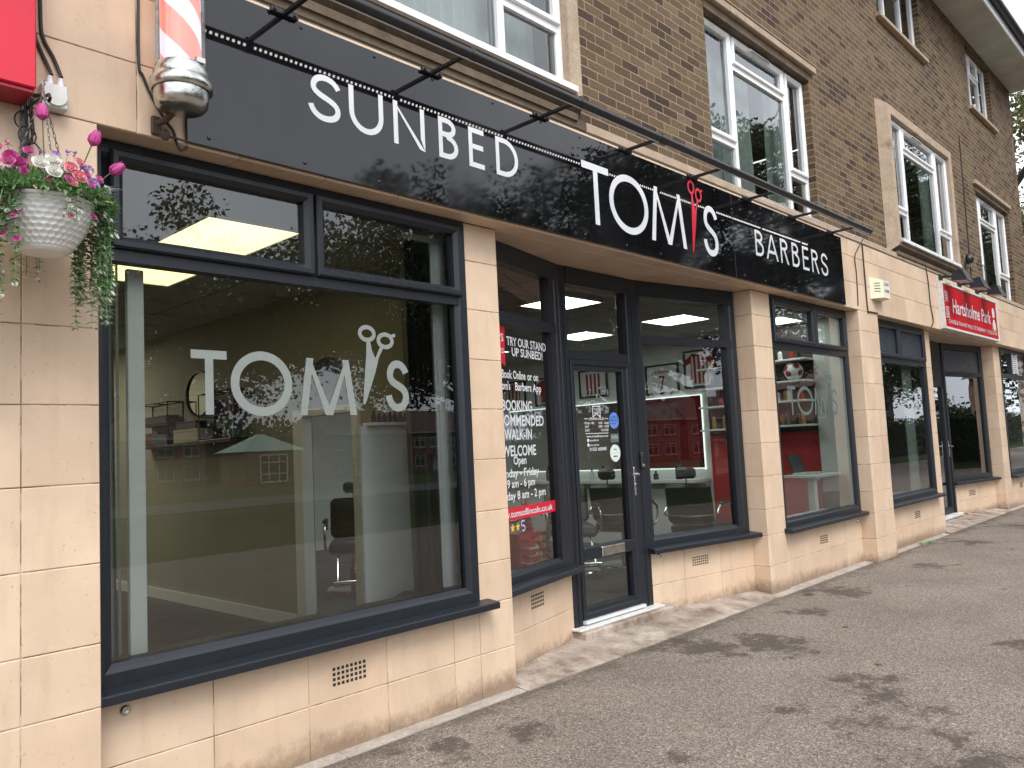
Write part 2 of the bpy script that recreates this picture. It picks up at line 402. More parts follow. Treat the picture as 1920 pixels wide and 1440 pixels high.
M['apron']=m_concrete('apron_concrete',(.18,.132,.10,1),(.46,.40,.345,1),3.6)
M['kerbstone']=m_concrete('kerb_strip',(.30,.255,.22,1),(.42,.38,.34,1),6)
M['soffit']=N('soffit_boards');_k=M['soffit'];_b=_k.n('ShaderNodeTexBrick');_b.offset=0;_b.inputs['Scale'].default_value=1;_b.inputs['Brick Width'].default_value=.1;_b.inputs['Row Height'].default_value=9
_b.inputs['Mortar Size'].default_value=.006;_b.inputs['Color1'].default_value=(.50,.50,.44,1);_b.inputs['Color2'].default_value=(.55,.55,.49,1);_b.inputs['Mortar'].default_value=(.17,.16,.14,1);_k.l(_k.tc('UV'),_b.inputs['Vector'])
M['soffit']=_k.bsdf(_k.mix(1,_b.outputs['Color'],_k.mr(_k.noise(2,4),.3,.7,.85,1.1),'MULTIPLY'),.5)
M['gutter']=plain('gutter_black',(.025,.022,.022,1),.4,.15,12)
M['roof_tile']=plain('roof_tile',(.10,.055,.045,1),.85,.3,5)
M['wall_white']=plain('painted_white',(.72,.73,.70,1),.7,.04,3)
M['wall_olive']=plain('painted_olive',(.33,.31,.24,1),.75,.06,2)
M['wall_red']=plain('painted_red',(.52,.03,.04,1),.6,.06,3)
M['wall_grey']=plain('painted_grey',(.46,.46,.45,1),.8,.05,3)
M['floor_dark']=plain('dark_vinyl_floor',(.060,.052,.047,1),.42,.16,4)
_k=N('grid_ceiling');_b=_k.n('ShaderNodeTexBrick');_b.offset=0;_b.inputs['Scale'].default_value=1;_b.inputs['Brick Width'].default_value=.6;_b.inputs['Row Height'].default_value=.6;_b.inputs['Mortar Size'].default_value=.010
for _i,_c in (('Color1',(.50,.51,.49,1)),('Color2',(.54,.55,.53,1)),('Mortar',(.24,.24,.23,1))):_b.inputs[_i].default_value=_c
_k.l(_k.tc('UV'),_b.inputs['Vector']);M['ceiling']=_k.bsdf(_b.outputs['Color'],.9,.2)
M['panel_warm']=m_emit('warm_light_panel',(1.0,.83,.42),.85);M['panel_cool']=m_emit('cool_light_panel',(.90,1.0,.94),3.8)
M['panel_fill']=m_emit('fill_light_panel',(1,.93,.76),3.2);M['led']=m_emit('led_white',(1,.97,.93),6.0);M['led_mirror']=m_emit('led_mirror',(.9,1,.95),.62)  # the white panel emission is fill for two added, unseen panels
M['mirror']=plain('mirror_glass',(.80,.82,.80,1),.03,.01,3,.5,1,0)
M['leather']=plain('black_leather',(.030,.033,.022,1),.38,.25,30,.5,0,.2)
M['wood_white']=plain('white_board',(.80,.81,.79,1),.4,.03,6)
M['red_gloss']=plain('red_sign_face',(.62,.008,.035,1),.35,.03,4)
M['cn_red']=plain('takeaway_red',(.42,.008,.014,1),.5,.2,9,.15)
M['blind']=plain('blind_fabric',(.40,.43,.42,1),.75,.08,8)
M['blind_dark']=plain('blind_fabric_dark',(.085,.09,.09,1),.8,.12,8)
M['net']=plain('net_curtain',(.80,.82,.83,1),.8,.06,6);M['curtain_green']=plain('green_curtain',(.50,.56,.51,1),.85,.1,5)
def leafm(name,a,b,tr=.25):
    k=N(name);g=k.n('ShaderNodeNewGeometry');c=k.mix(g.outputs['Random Per Island'],a,b)
    p=k.n('ShaderNodeBsdfPrincipled');k.l(c,p.inputs['Base Color']);p.inputs['Roughness'].default_value=.55
    t=k.n('ShaderNodeBsdfTranslucent');k.l(c,t.inputs[0]);m=k.n('ShaderNodeMixShader');m.inputs[0].default_value=tr
    k.l(p.outputs[0],m.inputs[1]);k.l(t.outputs[0],m.inputs[2]);k.l(m.outputs[0],k.o.inputs[0]);return k.m
M['leaf_tree']=leafm('tree_leaf',(.022,.036,.012,1),(.060,.075,.022,1));M['leaf_autumn']=leafm('turning_leaf',(.055,.085,.022,1),(.16,.13,.035,1))
M['leaf_basket']=leafm('basket_leaf',(.075,.22,.085,1),(.26,.43,.16,1));M['leaf_pale']=leafm('pale_leaf',(.20,.38,.22,1),(.38,.48,.28,1))
M['bark']=plain('bark',(.055,.042,.032,1),.9,.35,9,.2,0,.6)
M['grass']=N('lawn_grass');_k=M['grass'];M['grass']=_k.bsdf(_k.mix(_k.noise(1.5,6,.7),(.022,.034,.010,1),(.055,.060,.022,1)),.95,.1,0,_k.noise(40,3),.5,.02)
M['pink']=leafm('pink_petal',(.50,.075,.27,1),(.70,.22,.44,1),.2);M['magenta']=leafm('magenta_petal',(.42,.035,.22,1),(.60,.09,.33,1),.2)
M['salmon']=leafm('salmon_petal',(.78,.25,.30,1),(.80,.36,.42,1),.2);M['whitep']=leafm('white_petal',(.74,.74,.68,1),(.84,.82,.78,1),.2)
M['lilac']=leafm('lilac_petal',(.40,.30,.66,1),(.62,.38,.66,1),.2);M['stem']=plain('stem_green',(.08,.12,.045,1),.6,.2,20)
M['purple_dark']=plain('dark_purple',(.035,.02,.06,1),.5,.1,20)
M['pot']=plain('white_pot_plastic',(.74,.75,.74,1),.38,.03,9)
# ------------------------------------------------------------------ ground
F = -.141                     # face of the tiled fascia and party piers; shopfronts stand at y = 0
mb=MB();mb.add([(-60,-9,0),(160,-9,0),(160,30,0),(-60,30,0)],[(0,1,2,3)])
obj('pavement',mb,M['tarmac'],label='grey brown tarmac pavement with dark moss stains',kind='structure')
mb=MB()
xs=[-60+i*11 for i in range(21)];ys=[-9,-14,-30,-55,-70,-120,-220];zz=[0,-.05,-.3,-.62,-.8,-.9,-1.0]
for i in range(20):
    for j in range(6): mb.quad((xs[i],ys[j],zz[j]),(xs[i],ys[j+1],zz[j+1]),(xs[i+1],ys[j+1],zz[j+1]),(xs[i+1],ys[j],zz[j]))
obj('lawn',mb,M['grass'],label='wide mown green across the road from the shops',kind='structure')
mb=MB()
mb.box(-60,160,-30.5,-24,-.4,-.16)
obj('road',mb,plain('road_asphalt',(.07,.068,.066,1),.9,.2,2),kind='structure',label='road crossing the green')
# kerb strip at the foot of the wall and the sloping concrete apron of each doorway
mb=MB()
for a,b in ((1.2,2.35),(2.352,3.64),(7.073,8.1),(8.102,9.395),(10.0,11.1),(11.102,12.3),(16.0,19.43)):
    mb.add([(a,-.082,.006),(b,-.078,.006),(b,.03,.016),(a,.03,.016),(a,-.084,-.03),(b,-.08,-.03)],[(0,1,2,3),(4,5,1,0)])
obj('kerb_strip',mb,M['kerbstone'],kind='structure',label='narrow concrete strip along the foot of the wall')
mb=MB();mb.add([(3.64,-.085,.006),(7.073,-.08,.006),(7.05,.17,.045),(5.95,.42,.055),(4.72,.42,.055),(3.64,.16,.04)],[(0,1,2,3,4,5)])
mb.add([(3.64,-.086,-.03),(7.073,-.081,-.03),(7.073,-.081,.006),(3.64,-.086,.006)],[(0,1,2,3)])
mb.add([(12.35,-.085,.006),(15.99,-.08,.006),(15.9,.17,.045),(14.4,.42,.055),(13.3,.42,.055),(12.43,.16,.04)],[(0,1,2,3,4,5)])
obj('apron',mb,M['apron'],kind='structure',label='stained concrete apron in front of the shop doors')

# ------------------------------------------------------------------ the parade building
B=thing('shop_parade','three storey brown brick parade with cream tiled shopfronts and grey framed windows','building')
ZC=[0,.266,.549,.789,1.094,1.403,1.709,2.013,2.318,2.62,2.855]      # tile courses
ZF=[2.855,3.16,3.465,3.655]
TJ=[M['tile'],M['joint']]
def tiled(name,xs,zs,y,x0,x1,z0,z1,tf=None,back=.15,extra=None):
    mb=MB(tf);mb.tiles(xs,zs,y);mb.mi=1;mb.box(x0,x1,y+.0055,y+back,z0,z1)
    if extra:extra(mb)
    return obj(name,mb,TJ,B)
# party pier at the left, running on in front of the neighbouring shop
def p1x(mb):
    mb.tf=lambda x,y,z:(1.2-y,F+x,z);mb.mi=0;mb.tiles([0,.14],ZC,0)
tiled('pier',[-4,-3.53,-3.06,-2.59,-2.12,-1.65,-1.18,-.72,-.24,.22,.46,.924,1.1985],ZC,F,-4,1.194,-.05,2.852,extra=None)
# fascia band
xs=[1.357+.464*k for k in range(-12,39)];xs=[x for x in xs if x<19.3]+[19.43]
mb=MB();mb.tiles(xs,ZF,F);mb.mi=1;mb.box(-4.2,19.42,F+.0055,.19,2.862,3.65)
mb.mi=0;mb.tf=lambda x,y,z:(x,F+.002+z,2.855+y)
sx=[x for x in xs if x>1.1];sx[0]=1.2
mb.tiles(sx,[0,.136],0)                                     # soffit tiles under the band
mb.tiles([3.645,3.9,4.36,4.83,5.29,5.75,6.22,6.68,7.07],[.14,.55],0);mb.tiles([12.44,12.95,13.42,13.88,14.34,14.81,15.27,15.6,15.98],[.14,.55],0)
mb.tf=None;mb.mi=1;mb.box(3.645,7.07,.19,.62,2.862,3.0);mb.box(12.44,15.98,.19,.62,2.862,3.0)
obj('fascia_band',mb,TJ,B)
# slim piers between the bays (flush with the glazing) and the second party pier
def side(xw,y0,dep,nx=-1):
    def go(mb):
        mb.mi=0;mb.tf=(lambda x,y,z:(xw+y,y0+dep-x,z)) if nx<0 else (lambda x,y,z:(xw-y,y0+x,z));mb.tiles([0,dep],ZC,0);mb.tf=None
    return go
tiled('pier',[3.351,3.64],ZC,0,3.353,3.634,-.05,2.852,back=.3)
def p3(mb):
    mb.mi=0;mb.tf=lambda x,y,z:(7.073+y,.19-x,z);mb.tiles([0,.1885],ZC,0);mb.tf=None
tiled('pier',[7.0745,7.104,7.447],ZC,0,7.0785,7.445,-.05,2.852,back=.3,extra=p3)
def p4(mb):
    mb.mi=0;mb.tf=lambda x,y,z:(9.395+y,.03-x,z);mb.tiles([0,.1695],ZC,0);mb.tf=None
tiled('pier',[9.3965,9.428,9.75,10.0],ZC,F,9.4005,9.995,-.05,2.852,back=.3,extra=p4)
tiled('pier',[12.15,12.43],ZC[2:],0,12.152,12.424,-.05,2.852,back=.3)
def p5(mb):
    mb.mi=0;mb.tf=lambda x,y,z:(15.99+y,.19-x,z);mb.tiles([0,.1885],ZC,0);mb.tf=None
tiled('pier',[15.9915,16.022,16.4],ZC,0,15.9955,16.398,-.05,2.852,back=.3,extra=p5)
tiled('pier',[18.6,19.0,19.43],ZC,F,18.6,19.425,-.05,2.852,back=.3)
# stall risers
def vent(mb,u0,u1,z0,z1,y,nu=8,nz=4):
    w=(u1-u0)/nu;h=(z1-z0)/nz
    for i in range(nu):
        for j in range(nz): mb.box(u0+i*w+w*.2,u0+i*w+w*.8,y-.0015,y+.006,z0+j*h+h*.2,z0+j*h+h*.8)
VENT=plain('vent_shadow',(.025,.02,.018,1),.9,.3,40)
def air_vent(u0,u1,z0,z1,y,tf=None):
    mb=MB(tf);vent(mb,u0,u1,z0,z1,y);obj('air_vent',mb,VENT,B)
tiled('stall_riser',[1.2,1.715,2.195,2.67,3.145,3.351],[0,.266,.549],0,1.2,3.35,-.05,.549,back=.1);air_vent(2.325,2.534,.326,.425,0)
tiled('stall_riser',[7.447,7.53,8.0,8.46,8.93,9.393],[0,.266,.549],.02,7.446,9.394,-.05,.549,back=.1);air_vent(8.243,8.446,.331,.419,.02)
tiled('stall_riser',[10.0,10.43,10.9,11.43,11.9,12.43],[0,.266,.549],0,10.0,12.425,-.05,.549,back=.1);air_vent(11.165,11.38,.316,.411,0)
tiled('stall_riser',[16.4,16.9,17.4,17.9,18.6],[0,.266,.549],0,16.4,18.6,-.05,.549,back=.1);air_vent(17.0,17.2,.32,.42,0)
TL,LL=wing_tf(3.64,.14,4.72,.41);TR,LR=wing_tf(5.73,.41,7.073,.16);TD=shift(0,.41,0)
T2,L2=wing_tf(14.4,.41,15.99,.16);T2L,L2L=wing_tf(12.43,.14,13.4,.41)
tiled('stall_riser',[0,.30,.80,1.112],[0,.266,.555],0,0,LL,-.05,.555,TL,.1);air_vent(.443,.635,.372,.475,0,TL)
tiled('stall_riser',[.002,.42,.90,1.366],[0,.266,.555],0,0,LR,-.05,.555,TR,.1);air_vent(.518,.734,.363,.447,0,TR)
tiled('stall_riser',[.002,.43,.9,1.3,1.6],[0,.266,.555],0,0,L2,-.05,.555,T2,.1);air_vent(.57,.815,.324,.42,0,T2)
tiled('stall_riser',[0,.5,.99],[0,.266,.555],0,0,L2L,-.05,.555,T2L,.1)
def lug(u,z,tf=None):
    m2=MB(tf);q=MB().lathe([(.019,0),(.021,.006),(.016,.013),(.011,.013),(.0105,.004),(0,.004)],(0,0,0),16)
    m2.add([(p[0]+u,-p[2],p[1]+z) for p in q.v],q.f,True);obj('awning_socket',m2,M['chrome_worn'],B)
lug(1.337,.476);lug(1.024,.517,TL);lug(.119,.503,TR);lug(9.30,.47,shift(0,.02,0));lug(.1,.5,T2)

# ------------------------------------------------------------------ shop windows
DK=M['upvc_dark']
def shop_window(x0,x1,z0,z1,tf=None,trans=None,vents=(),fw=.065,mull=(),glass=None,sill=(None,None),y=0,name='shop_window',hdr=0,wL=None,wR=None,panels=()):
    """outer frame with a transom at trans=(zb,zt); opening vents (u0,u1,z0,z1) above it; returns the window part"""
    mb=MB(tf);fy=y-.012;wL=wL or fw;wR=wR or fw
    prof=[(0,y+.07),(0,fy),(fw*.62,fy),(fw*.80,fy+.012),(fw,fy+.020),(fw,y+.07)]
    mb.frame(x0,x1,z0,z1,prof)
    if wR>fw: mb.box(x1-wR,x1-fw+.002,fy+.002,y+.065,z0+fw*.5,z1-.01)
    if wL>fw: mb.box(x0+fw-.002,x0+wL,fy+.002,y+.065,z0+fw*.5,z1-.01)
    if hdr: mb.box(x0+.004,x1-.004,fy-.004,y+.065,z1-hdr,z1-.003)
    if trans: mb.box(x0+fw*.6,x1-fw*.6,fy+.003,y+.066,trans[0],trans[1])
    for m in mull: mb.box(m[0],m[1],fy+.004,y+.067,m[2],m[3])
    w=obj(name,mb,DK,B)
    top=trans[0]+.005 if trans else z1-fw
    g=MB(tf);gy=y+.028;g.quad((x0+wL-.01,gy,z0+fw-.01),(x1-wR+.01,gy,z0+fw-.01),(x1-wR+.01,gy,top),(x0+wL-.01,gy,top));obj('pane',g,glass or M['glass'],w)
    # dark gasket and glazing bead
    if trans and not vents:
        g=MB(tf);g.quad((x0+wL-.01,gy,trans[1]-.005),(x1-wR+.01,gy,trans[1]-.005),(x1-wR+.01,gy,z1-max(fw,hdr)+.01),(x0+wL-.01,gy,z1-max(fw,hdr)+.01));obj('pane',g,glass or M['glass'],w)
    for v in vents:
        s=MB(tf);a=.052
        s.frame(*v,[(0,y+.02),(0,fy-.016),(.008,fy-.026),(.030,fy-.026),(a,fy-.004),(a,y+.03)]);sa=obj('sash',s,DK,w)
        g=MB(tf);g.quad((v[0]+a-.005,y+.012,v[2]+a-.005),(v[1]-a+.005,y+.012,v[2]+a-.005),(v[1]-a+.005,y+.012,v[3]-a+.005),(v[0]+a-.005,y+.012,v[3]-a+.005));obj('pane',g,(panels or (glass or M['glass'])),w)
    if sill[0] is not None:
        s=MB(tf);a,b=sill;s.add([(a,y+.03,z0+.004),(b,y+.03,z0+.004),(b,y-.095,z0-.008),(a,y-.095,z0-.008),(a,y-.102,z0-.014),(b,y-.102,z0-.014),(b,y-.102,z0-.046),(a,y-.102,z0-.046),(a,y+.03,z0-.05),(b,y+.03,z0-.05)],
            [(0,1,2,3),(3,2,5,4),(4,5,6,7),(7,6,9,8),(0,3,4,7,8),(1,9,6,5,2)]);obj('sill',s,DK,w)
    return w
W1=shop_window(1.202,3.349,.580,2.852,trans=(2.333,2.385),vents=((1.290,2.280,2.386,2.812),(2.297,3.303,2.386,2.812)),fw=.088,sill=(1.202,3.425))
WL_=shop_window(0.005,LL-.03,.585,2.852,TL,trans=(2.305,2.382),fw=.07,sill=(0.0,LL-.005),hdr=.135,wR=.145)
WR_=shop_window(.0,1.31,.585,2.852,TR,trans=(2.312,2.378),fw=.082,sill=(-.03,1.395),hdr=.135,wR=.14)
W2=shop_window(7.449,9.392,.580,2.852,trans=(2.327,2.388),vents=((7.495,8.472,2.389,2.812),(8.490,9.34,2.389,2.812)),fw=.075,sill=(7.41,9.38),y=.02)
PN=plain('grey_infill_panel',(.040,.050,.064,1),.3,.02,8,bs=0)
W3=shop_window(10.002,12.148,.580,2.852,trans=(2.318,2.39),vents=((10.06,11.07,2.39,2.812),(11.09,12.10,2.39,2.812)),fw=.08,sill=(10.002,12.20),panels=PN)
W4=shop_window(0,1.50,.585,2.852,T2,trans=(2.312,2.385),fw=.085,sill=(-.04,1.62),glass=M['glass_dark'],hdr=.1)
mb=MB(T2);mb.quad((.08,.022,2.386),(1.42,.022,2.386),(1.42,.022,2.75),(.08,.022,2.75));obj('infill_panel',mb,PN,W4)
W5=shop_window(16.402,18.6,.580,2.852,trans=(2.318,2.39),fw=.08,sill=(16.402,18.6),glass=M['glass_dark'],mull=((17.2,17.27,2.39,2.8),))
mb=MB();
for i in range(9): mb.box(17.33,17.62,-.02,.03,2.42+i*.038,2.442+i*.038)
mb.box(17.30,17.33,-.022,.03,2.40,2.78);mb.box(17.62,17.65,-.022,.03,2.40,2.78);obj('louvre',mb,M['vinyl_white'],W5)
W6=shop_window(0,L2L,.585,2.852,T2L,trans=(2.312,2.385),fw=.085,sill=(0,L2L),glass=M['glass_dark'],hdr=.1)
# corner posts of the doorway
for (a,b) in ((4.70,4.795),(5.585,5.735)):
    mb=MB();mb.bbox(a,b,.392,.50,.105,2.851,.006)
    mb.box(a+(b-a)*.45,a+(b-a)*.55,.388,.393,.12,2.70);obj('door_post',mb,DK,B)
# ------------------------------------------------------------------ barber's door
mb=MB(TD);mb.box(4.795,5.585,-.012,.07,2.132,2.20);obj('door_transom',mb,DK,B)
mb=MB(TD);mb.box(4.795,5.585,-.02,.07,2.715,2.851)
hd=obj('door_head',mb,DK,B)
g=MB(TD);g.quad((4.79,.028,2.195),(5.59,.028,2.195),(5.59,.028,2.72),(4.79,.028,2.72));obj('pane',g,M['glass'],hd)
mb=MB(TD);mb.frame(4.80,5.582,.155,2.128,[(0,.06),(0,-.02),(.006,-.024),(.036,-.024),(.052,-.006),(.052,.06)])
mb.bbox(5.475,5.532,-.018,.055,.2,2.08,.004);mb.bbox(4.85,5.535,-.022,.055,.588,.682,.005);mb.box(4.85,5.5,-.012,.055,.2,.232);mb.box(4.85,5.5,-.012,.055,2.05,2.08)
door=obj('shop_door',mb,DK,B)
g=MB(TD);g.quad((4.845,.022,.68),(5.48,.022,.68),(5.48,.022,2.055),(4.845,.022,2.055));obj('pane',g,M['glass'],door)
g=MB(TD);g.quad((4.845,.022,.225),(5.48,.022,.225),(5.48,.022,.592),(4.845,.022,.592));obj('pane',g,M['glass'],door)
mb=MB(TD);mb.bbox(5.055,5.355,-.034,-.02,.597,.672,.004);mb.box(5.07,5.34,-.037,-.034,.608,.660);obj('letter_plate',mb,M['chrome_worn'],door)
mb=MB(TD);mb.bbox(5.538,5.566,-.034,-.022,1.03,1.265,.004);mb.tube([(5.552,-.03,1.205),(5.552,-.075,1.205),(5.535,-.082,1.205),(5.44,-.082,1.203)],.0095,10);mb.cyl((5.552,-.034,1.12),(5.552,-.042,1.12),.009,n=12)
obj('handle',mb,M['chrome'],door)
mb=MB(TD);mb.box(4.80,5.582,-.045,-.006,.128,.150);obj('weather_bar',mb,M['vinyl_white'],door)
mb=MB();mb.bbox(4.66,5.78,.315,.42,.103,.118,.003);obj('threshold',mb,M['grey_plastic'],B)
mb=MB();mb.bbox(4.68,5.93,.27,.52,.02,.103,.014);obj('door_step',mb,M['apron'],B)
# neighbour's door seen edge-on in the next doorway
mb=MB(shift(0,.41,0));mb.frame(13.42,14.38,.12,2.2,[(0,.06),(0,-.02),(.07,-.02),(.085,.0),(.085,.06)]);mb.box(13.4,14.42,-.02,.06,2.2,2.85)
d2=obj('shop_door',mb,DK,B,label='dark glazed door of the neighbouring shop')
g=MB(shift(0,.41,0));g.quad((13.5,.02,.2),(14.3,.02,.2),(14.3,.02,2.12),(13.5,.02,2.12));obj('pane',g,M['glass_dark'],d2)
mb=MB(shift(0,.41,0));mb.bbox(14.3,14.33,-.035,-.02,1.0,1.25,.004);mb.tube([(14.315,-.03,1.17),(14.315,-.085,1.17),(14.2,-.085,1.17)],.01,8);obj('handle',mb,M['chrome'],d2)
mb=MB();mb.bbox(14.34,14.42,.37,.48,.08,2.85,.005);obj('door_post',mb,DK,B)
mb=MB();mb.bbox(13.35,14.48,.30,.42,.06,.105,.005);obj('threshold',mb,M['grey_plastic'],B)

# ------------------------------------------------------------------ upper walls with openings
OPEN=[(1.62,4.55,3.82,5.87),(6.54,8.84,3.80,5.46),(10.98,14.02,3.82,5.87),(15.82,18.2,3.80,5.62),(11.42,13.36,7.18,8.35),(16.05,17.7,7.18,8.35),(6.9,8.5,7.18,8.35),(2.3,4.0,7.18,8.35)]
X0,X1,Z0,Z1=-4.2,19.43,3.64,8.55
gx=sorted({X0,X1}|{o[0] for o in OPEN}|{o[1] for o in OPEN});gz=sorted({Z0,Z1}|{o[2] for o in OPEN}|{o[3] for o in OPEN})
mb=MB()
for a,b in zip(gx,gx[1:]):
    for c,d in zip(gz,gz[1:]):
        mx_,mz_=(a+b)/2,(c+d)/2
        if any(o[0]<mx_<o[1] and o[2]<mz_<o[3] for o in OPEN):continue
        mb.quad((a,0,c),(b,0,c),(b,0,d),(a,0,d))
R=.13
for (a,b,c,d) in OPEN:
    mb.quad((a,0,c),(a,0,d),(a,R,d),(a,R,c));mb.quad((b,0,d),(b,0,c),(b,R,c),(b,R,d));mb.quad((a,0,d),(b,0,d),(b,R,d),(a,R,d));mb.quad((a,0,c),(a,R,c),(b,R,c),(b,0,c))
mb.quad((X1,0,Z0),(X1,9,Z0),(X1,9,Z1),(X1,0,Z1));mb.quad((X1,0.16,0),(X1,9,0),(X1,9,Z0),(X1,.16,Z0))
obj('brick_wall',mb,M['brick'],B)
mb=MB();mb.quad((X0,9,0),(X1,9,0),(X1,9,Z1),(X0,9,Z1));mb.quad((X0,.2,0),(X0,9,0),(X0,9,Z1),(X0,.2,Z1));obj('rear_wall',mb,M['brick'],B)
# concrete slab edge over the fascia and a dark lead flashing behind it
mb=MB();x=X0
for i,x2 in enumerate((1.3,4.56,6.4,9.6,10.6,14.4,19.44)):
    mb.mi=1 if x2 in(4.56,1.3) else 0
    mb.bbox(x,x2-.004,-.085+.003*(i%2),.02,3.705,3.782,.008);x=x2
obj('floor_slab_edge',mb,[M['concrete'],M['concrete_dirt_shade']],B)  # left run coloured darker for dirt and the shade below the bay
mb=MB();mb.box(X0,19.42,F+.004,.005,3.655,3.662);mb.box(X0,19.41,-.03,.004,3.663,3.704);obj('lead_flashing',mb,plain('lead',(.10,.085,.07,1),.8,.35,6),B)

WH=M['upvc_white']
def upper_window(x0,x1,z0,z1,y,cols,glass=None,label=None,sw=.055):
    """cols: list of (x0,x1,[(z0,z1,kind)...]) ; kind 'f' fixed, 'o' projecting sash"""
    mb=MB();mb.frame(x0,x1,z0,z1,[(0,y+.07),(0,y),(.038,y),(.05,y+.016),(.05,y+.07)])
    for i,c in enumerate(cols[:-1]): mb.box(c[1]-.032,c[1]+.032,y+.002,y+.068,z0+.03,z1-.03)
    for c in cols:
        for (a,b,k) in c[2][:-1]: mb.box(c[0]+.02,c[1]-.02,y+.003,y+.066,b-.032,b+.032)
    w=obj('upper_window',mb,WH,B,label=label)
    for c in cols:
        for (a,b,k) in c[2]:
            e=.028 if k=='o' else .03
            if k=='o':
                s=MB();v=(c[0]+.024,c[1]-.024,a+.022,b-.022)
                s.frame(*v,[(0,y+.02),(0,y-.014),(.006,y-.02),(.030,y-.02),(.052,y-.002),(.052,y+.03)]);obj('sash',s,WH,w);e=.07
            g=MB();g.quad((c[0]+e-.005,y+.03,a+e-.005),(c[1]-e+.005,y+.03,a+e-.005),(c[1]-e+.005,y+.03,b-e+.005),(c[0]+e-.005,y+.03,b-e+.005));obj('pane',g,glass or M['glass_up'],w)
    return w
def cols3(x0,x1,z0,z1,a,b,zl,zt):
    return [(x0,a,[(z0,zl,'f'),(zl,z1,'o')]),(a,b,[(z0,zt,'f'),(zt,z1,'o')]),(b,x1,[(z0,zl,'f'),(zl,z1,'o')])]
def ventslot(w,x0,x1,z,y):
    mb=MB();mb.box(x0,x1,y-.035,y-.02,z,z+.028);obj('trickle_vent',mb,M['vinyl_white'],w);mb=MB();mb.box(x0+.02,x1-.02,y-.037,y-.035,z+.003,z+.014);obj('trickle_slot',mb,VENT,w)
u2=upper_window(6.54,8.84,3.80,5.44,.085,cols3(6.54,8.84,3.80,5.44,7.18,8.36,4.30,5.12));ventslot(u2,7.55,7.98,5.375,.085)
u4=upper_window(15.82,18.2,3.80,5.60,.085,cols3(15.82,18.2,3.80,5.60,16.3,17.45,4.30,5.16));ventslot(u4,16.6,17.1,5.53,.085)
for (a,b) in ((11.42,13.36),(16.05,17.7),(6.9,8.5),(2.3,4.0)):
    w_=b-a
    upper_window(a,b,7.20,8.35,.085,[(a,a+w_*.3,[(7.2,8.35,'f')]),(a+w_*.3,a+w_*.68,[(7.2,7.95,'f'),(7.95,8.35,'o')]),(a+w_*.68,b,[(7.2,8.35,'f')])])
    mb=MB();mb.bbox(a-.09,b+.1,-.07,.09,7.12,7.178,.006);obj('window_sill',mb,M['concrete'],B)
for (a,b,z) in ((6.44,8.96,5.46),(15.7,18.3,5.62)):
    mb=MB();mb.bbox(a,b,-.052,.08,z+.075,z+.155,.007);mb.box(a-.004,b+.004,-.062,.0,z+.1555,z+.164);l_=obj('lintel',mb,M['concrete'],B)
    mb=MB();mb.box(a+.10,b-.12,-.006,.08,z-.018,z+.074);obj('lintel_soffit',mb,M['concrete_dirt_shade'],l_)
# projecting concrete bay surrounds with chamfered edges
def bay(x0,x1,z0,z1):
    D=-.13;mb=MB()
    mb.frame(x0,x1,z0,z1,[(0,.06),(0,-.004),(.085,D),(.20,D),(.205,D+.008),(.205,.08)])
    mb.box(x0+.11,x1-.11,-.10,.0,z0-.03,z0+.02)
    mb.m=[1 if (i%4==0 or i>=20) else 0 for i in range(len(mb.f))]  # bottom faces take the darker colour: dirt plus painted underside shade
    s=obj('bay_surround',mb,[M['concrete'],M['concrete_dirt_shade']],B)
    mb=MB();mb.box(x0+.02,x1-.02,-.055,.02,z0-.062,z0-.030);obj('bay_underside',mb,M['concrete_dirt_shade'],s)
    a,b=x0+.205,x1-.205;za,zb=z0+.20,z1-.14
    zb=z1-.205
    w=upper_window(a,b,za,zb,-.06,cols3(a,b,za,zb,a+.58,b-.62,za+.42,zb-.34))
    ventslot(w,a+.95,a+1.4,zb-.07,-.06)
    mb=MB();mb.add([(a-.002,-.05,za+.012),(b+.002,-.05,za+.012),(b+.03,-.165,za-.018),(a-.03,-.165,za-.018),(a-.03,-.165,za-.06),(b+.03,-.165,za-.06),(b,-.06,za-.06),(a,-.06,za-.06)],[(0,1,2,3),(3,2,5,4),(4,5,6,7),(0,3,4,7),(1,6,5,2)])
    obj('sill',mb,WH,w);return w
bay(1.62,4.55,3.785,5.87);bay(10.98,14.02,3.785,5.87)
# curtains hung inside the upper windows
def curtain(x0,x1,z0,z1,y,mat,amp=.025,wl=.11):
    mb=MB();n=max(6,int((x1-x0)/.012));P=[];ph=random.random()*6
    for i in range(n+1):
        x=x0+(x1-x0)*i/n;yy=y+amp*math.sin(2*PI*x/wl+ph+.8*math.sin(x*3))
        P+=[(x,yy,z0),(x,yy*.2+y*.8,z1)]
    mb.add(P,[(2*i,2*i+2,2*i+3,2*i+1) for i in range(n)],True);obj('curtain',mb,mat,B)
curtain(1.8,3.85,3.9,5.8,.16,M['net']);curtain(4.0,4.33,3.9,5.8,.2,M['curtain_green'])
curtain(6.5,7.25,3.8,5.5,.3,M['net']);curtain(7.3,8.05,3.8,5.5,.34,M['curtain_green'],.035,.16);curtain(8.3,8.85,3.8,5.5,.3,M['curtain_green'],.03,.13)
curtain(11.2,11.5,3.9,5.8,.2,M['curtain_green']);curtain(12.1,12.62,3.9,5.8,.3,M['curtain_green'],.05,.22);curtain(13.3,13.85,3.9,5.8,.2,M['curtain_green'])
curtain(16.2,17.3,3.8,5.6,.3,M['curtain_green'],.05,.2);curtain(11.5,12.2,7.1,8.4,.3,M['curtain_green']);curtain(16.9,17.6,7.1,8.4,.3,M['curtain_green'])
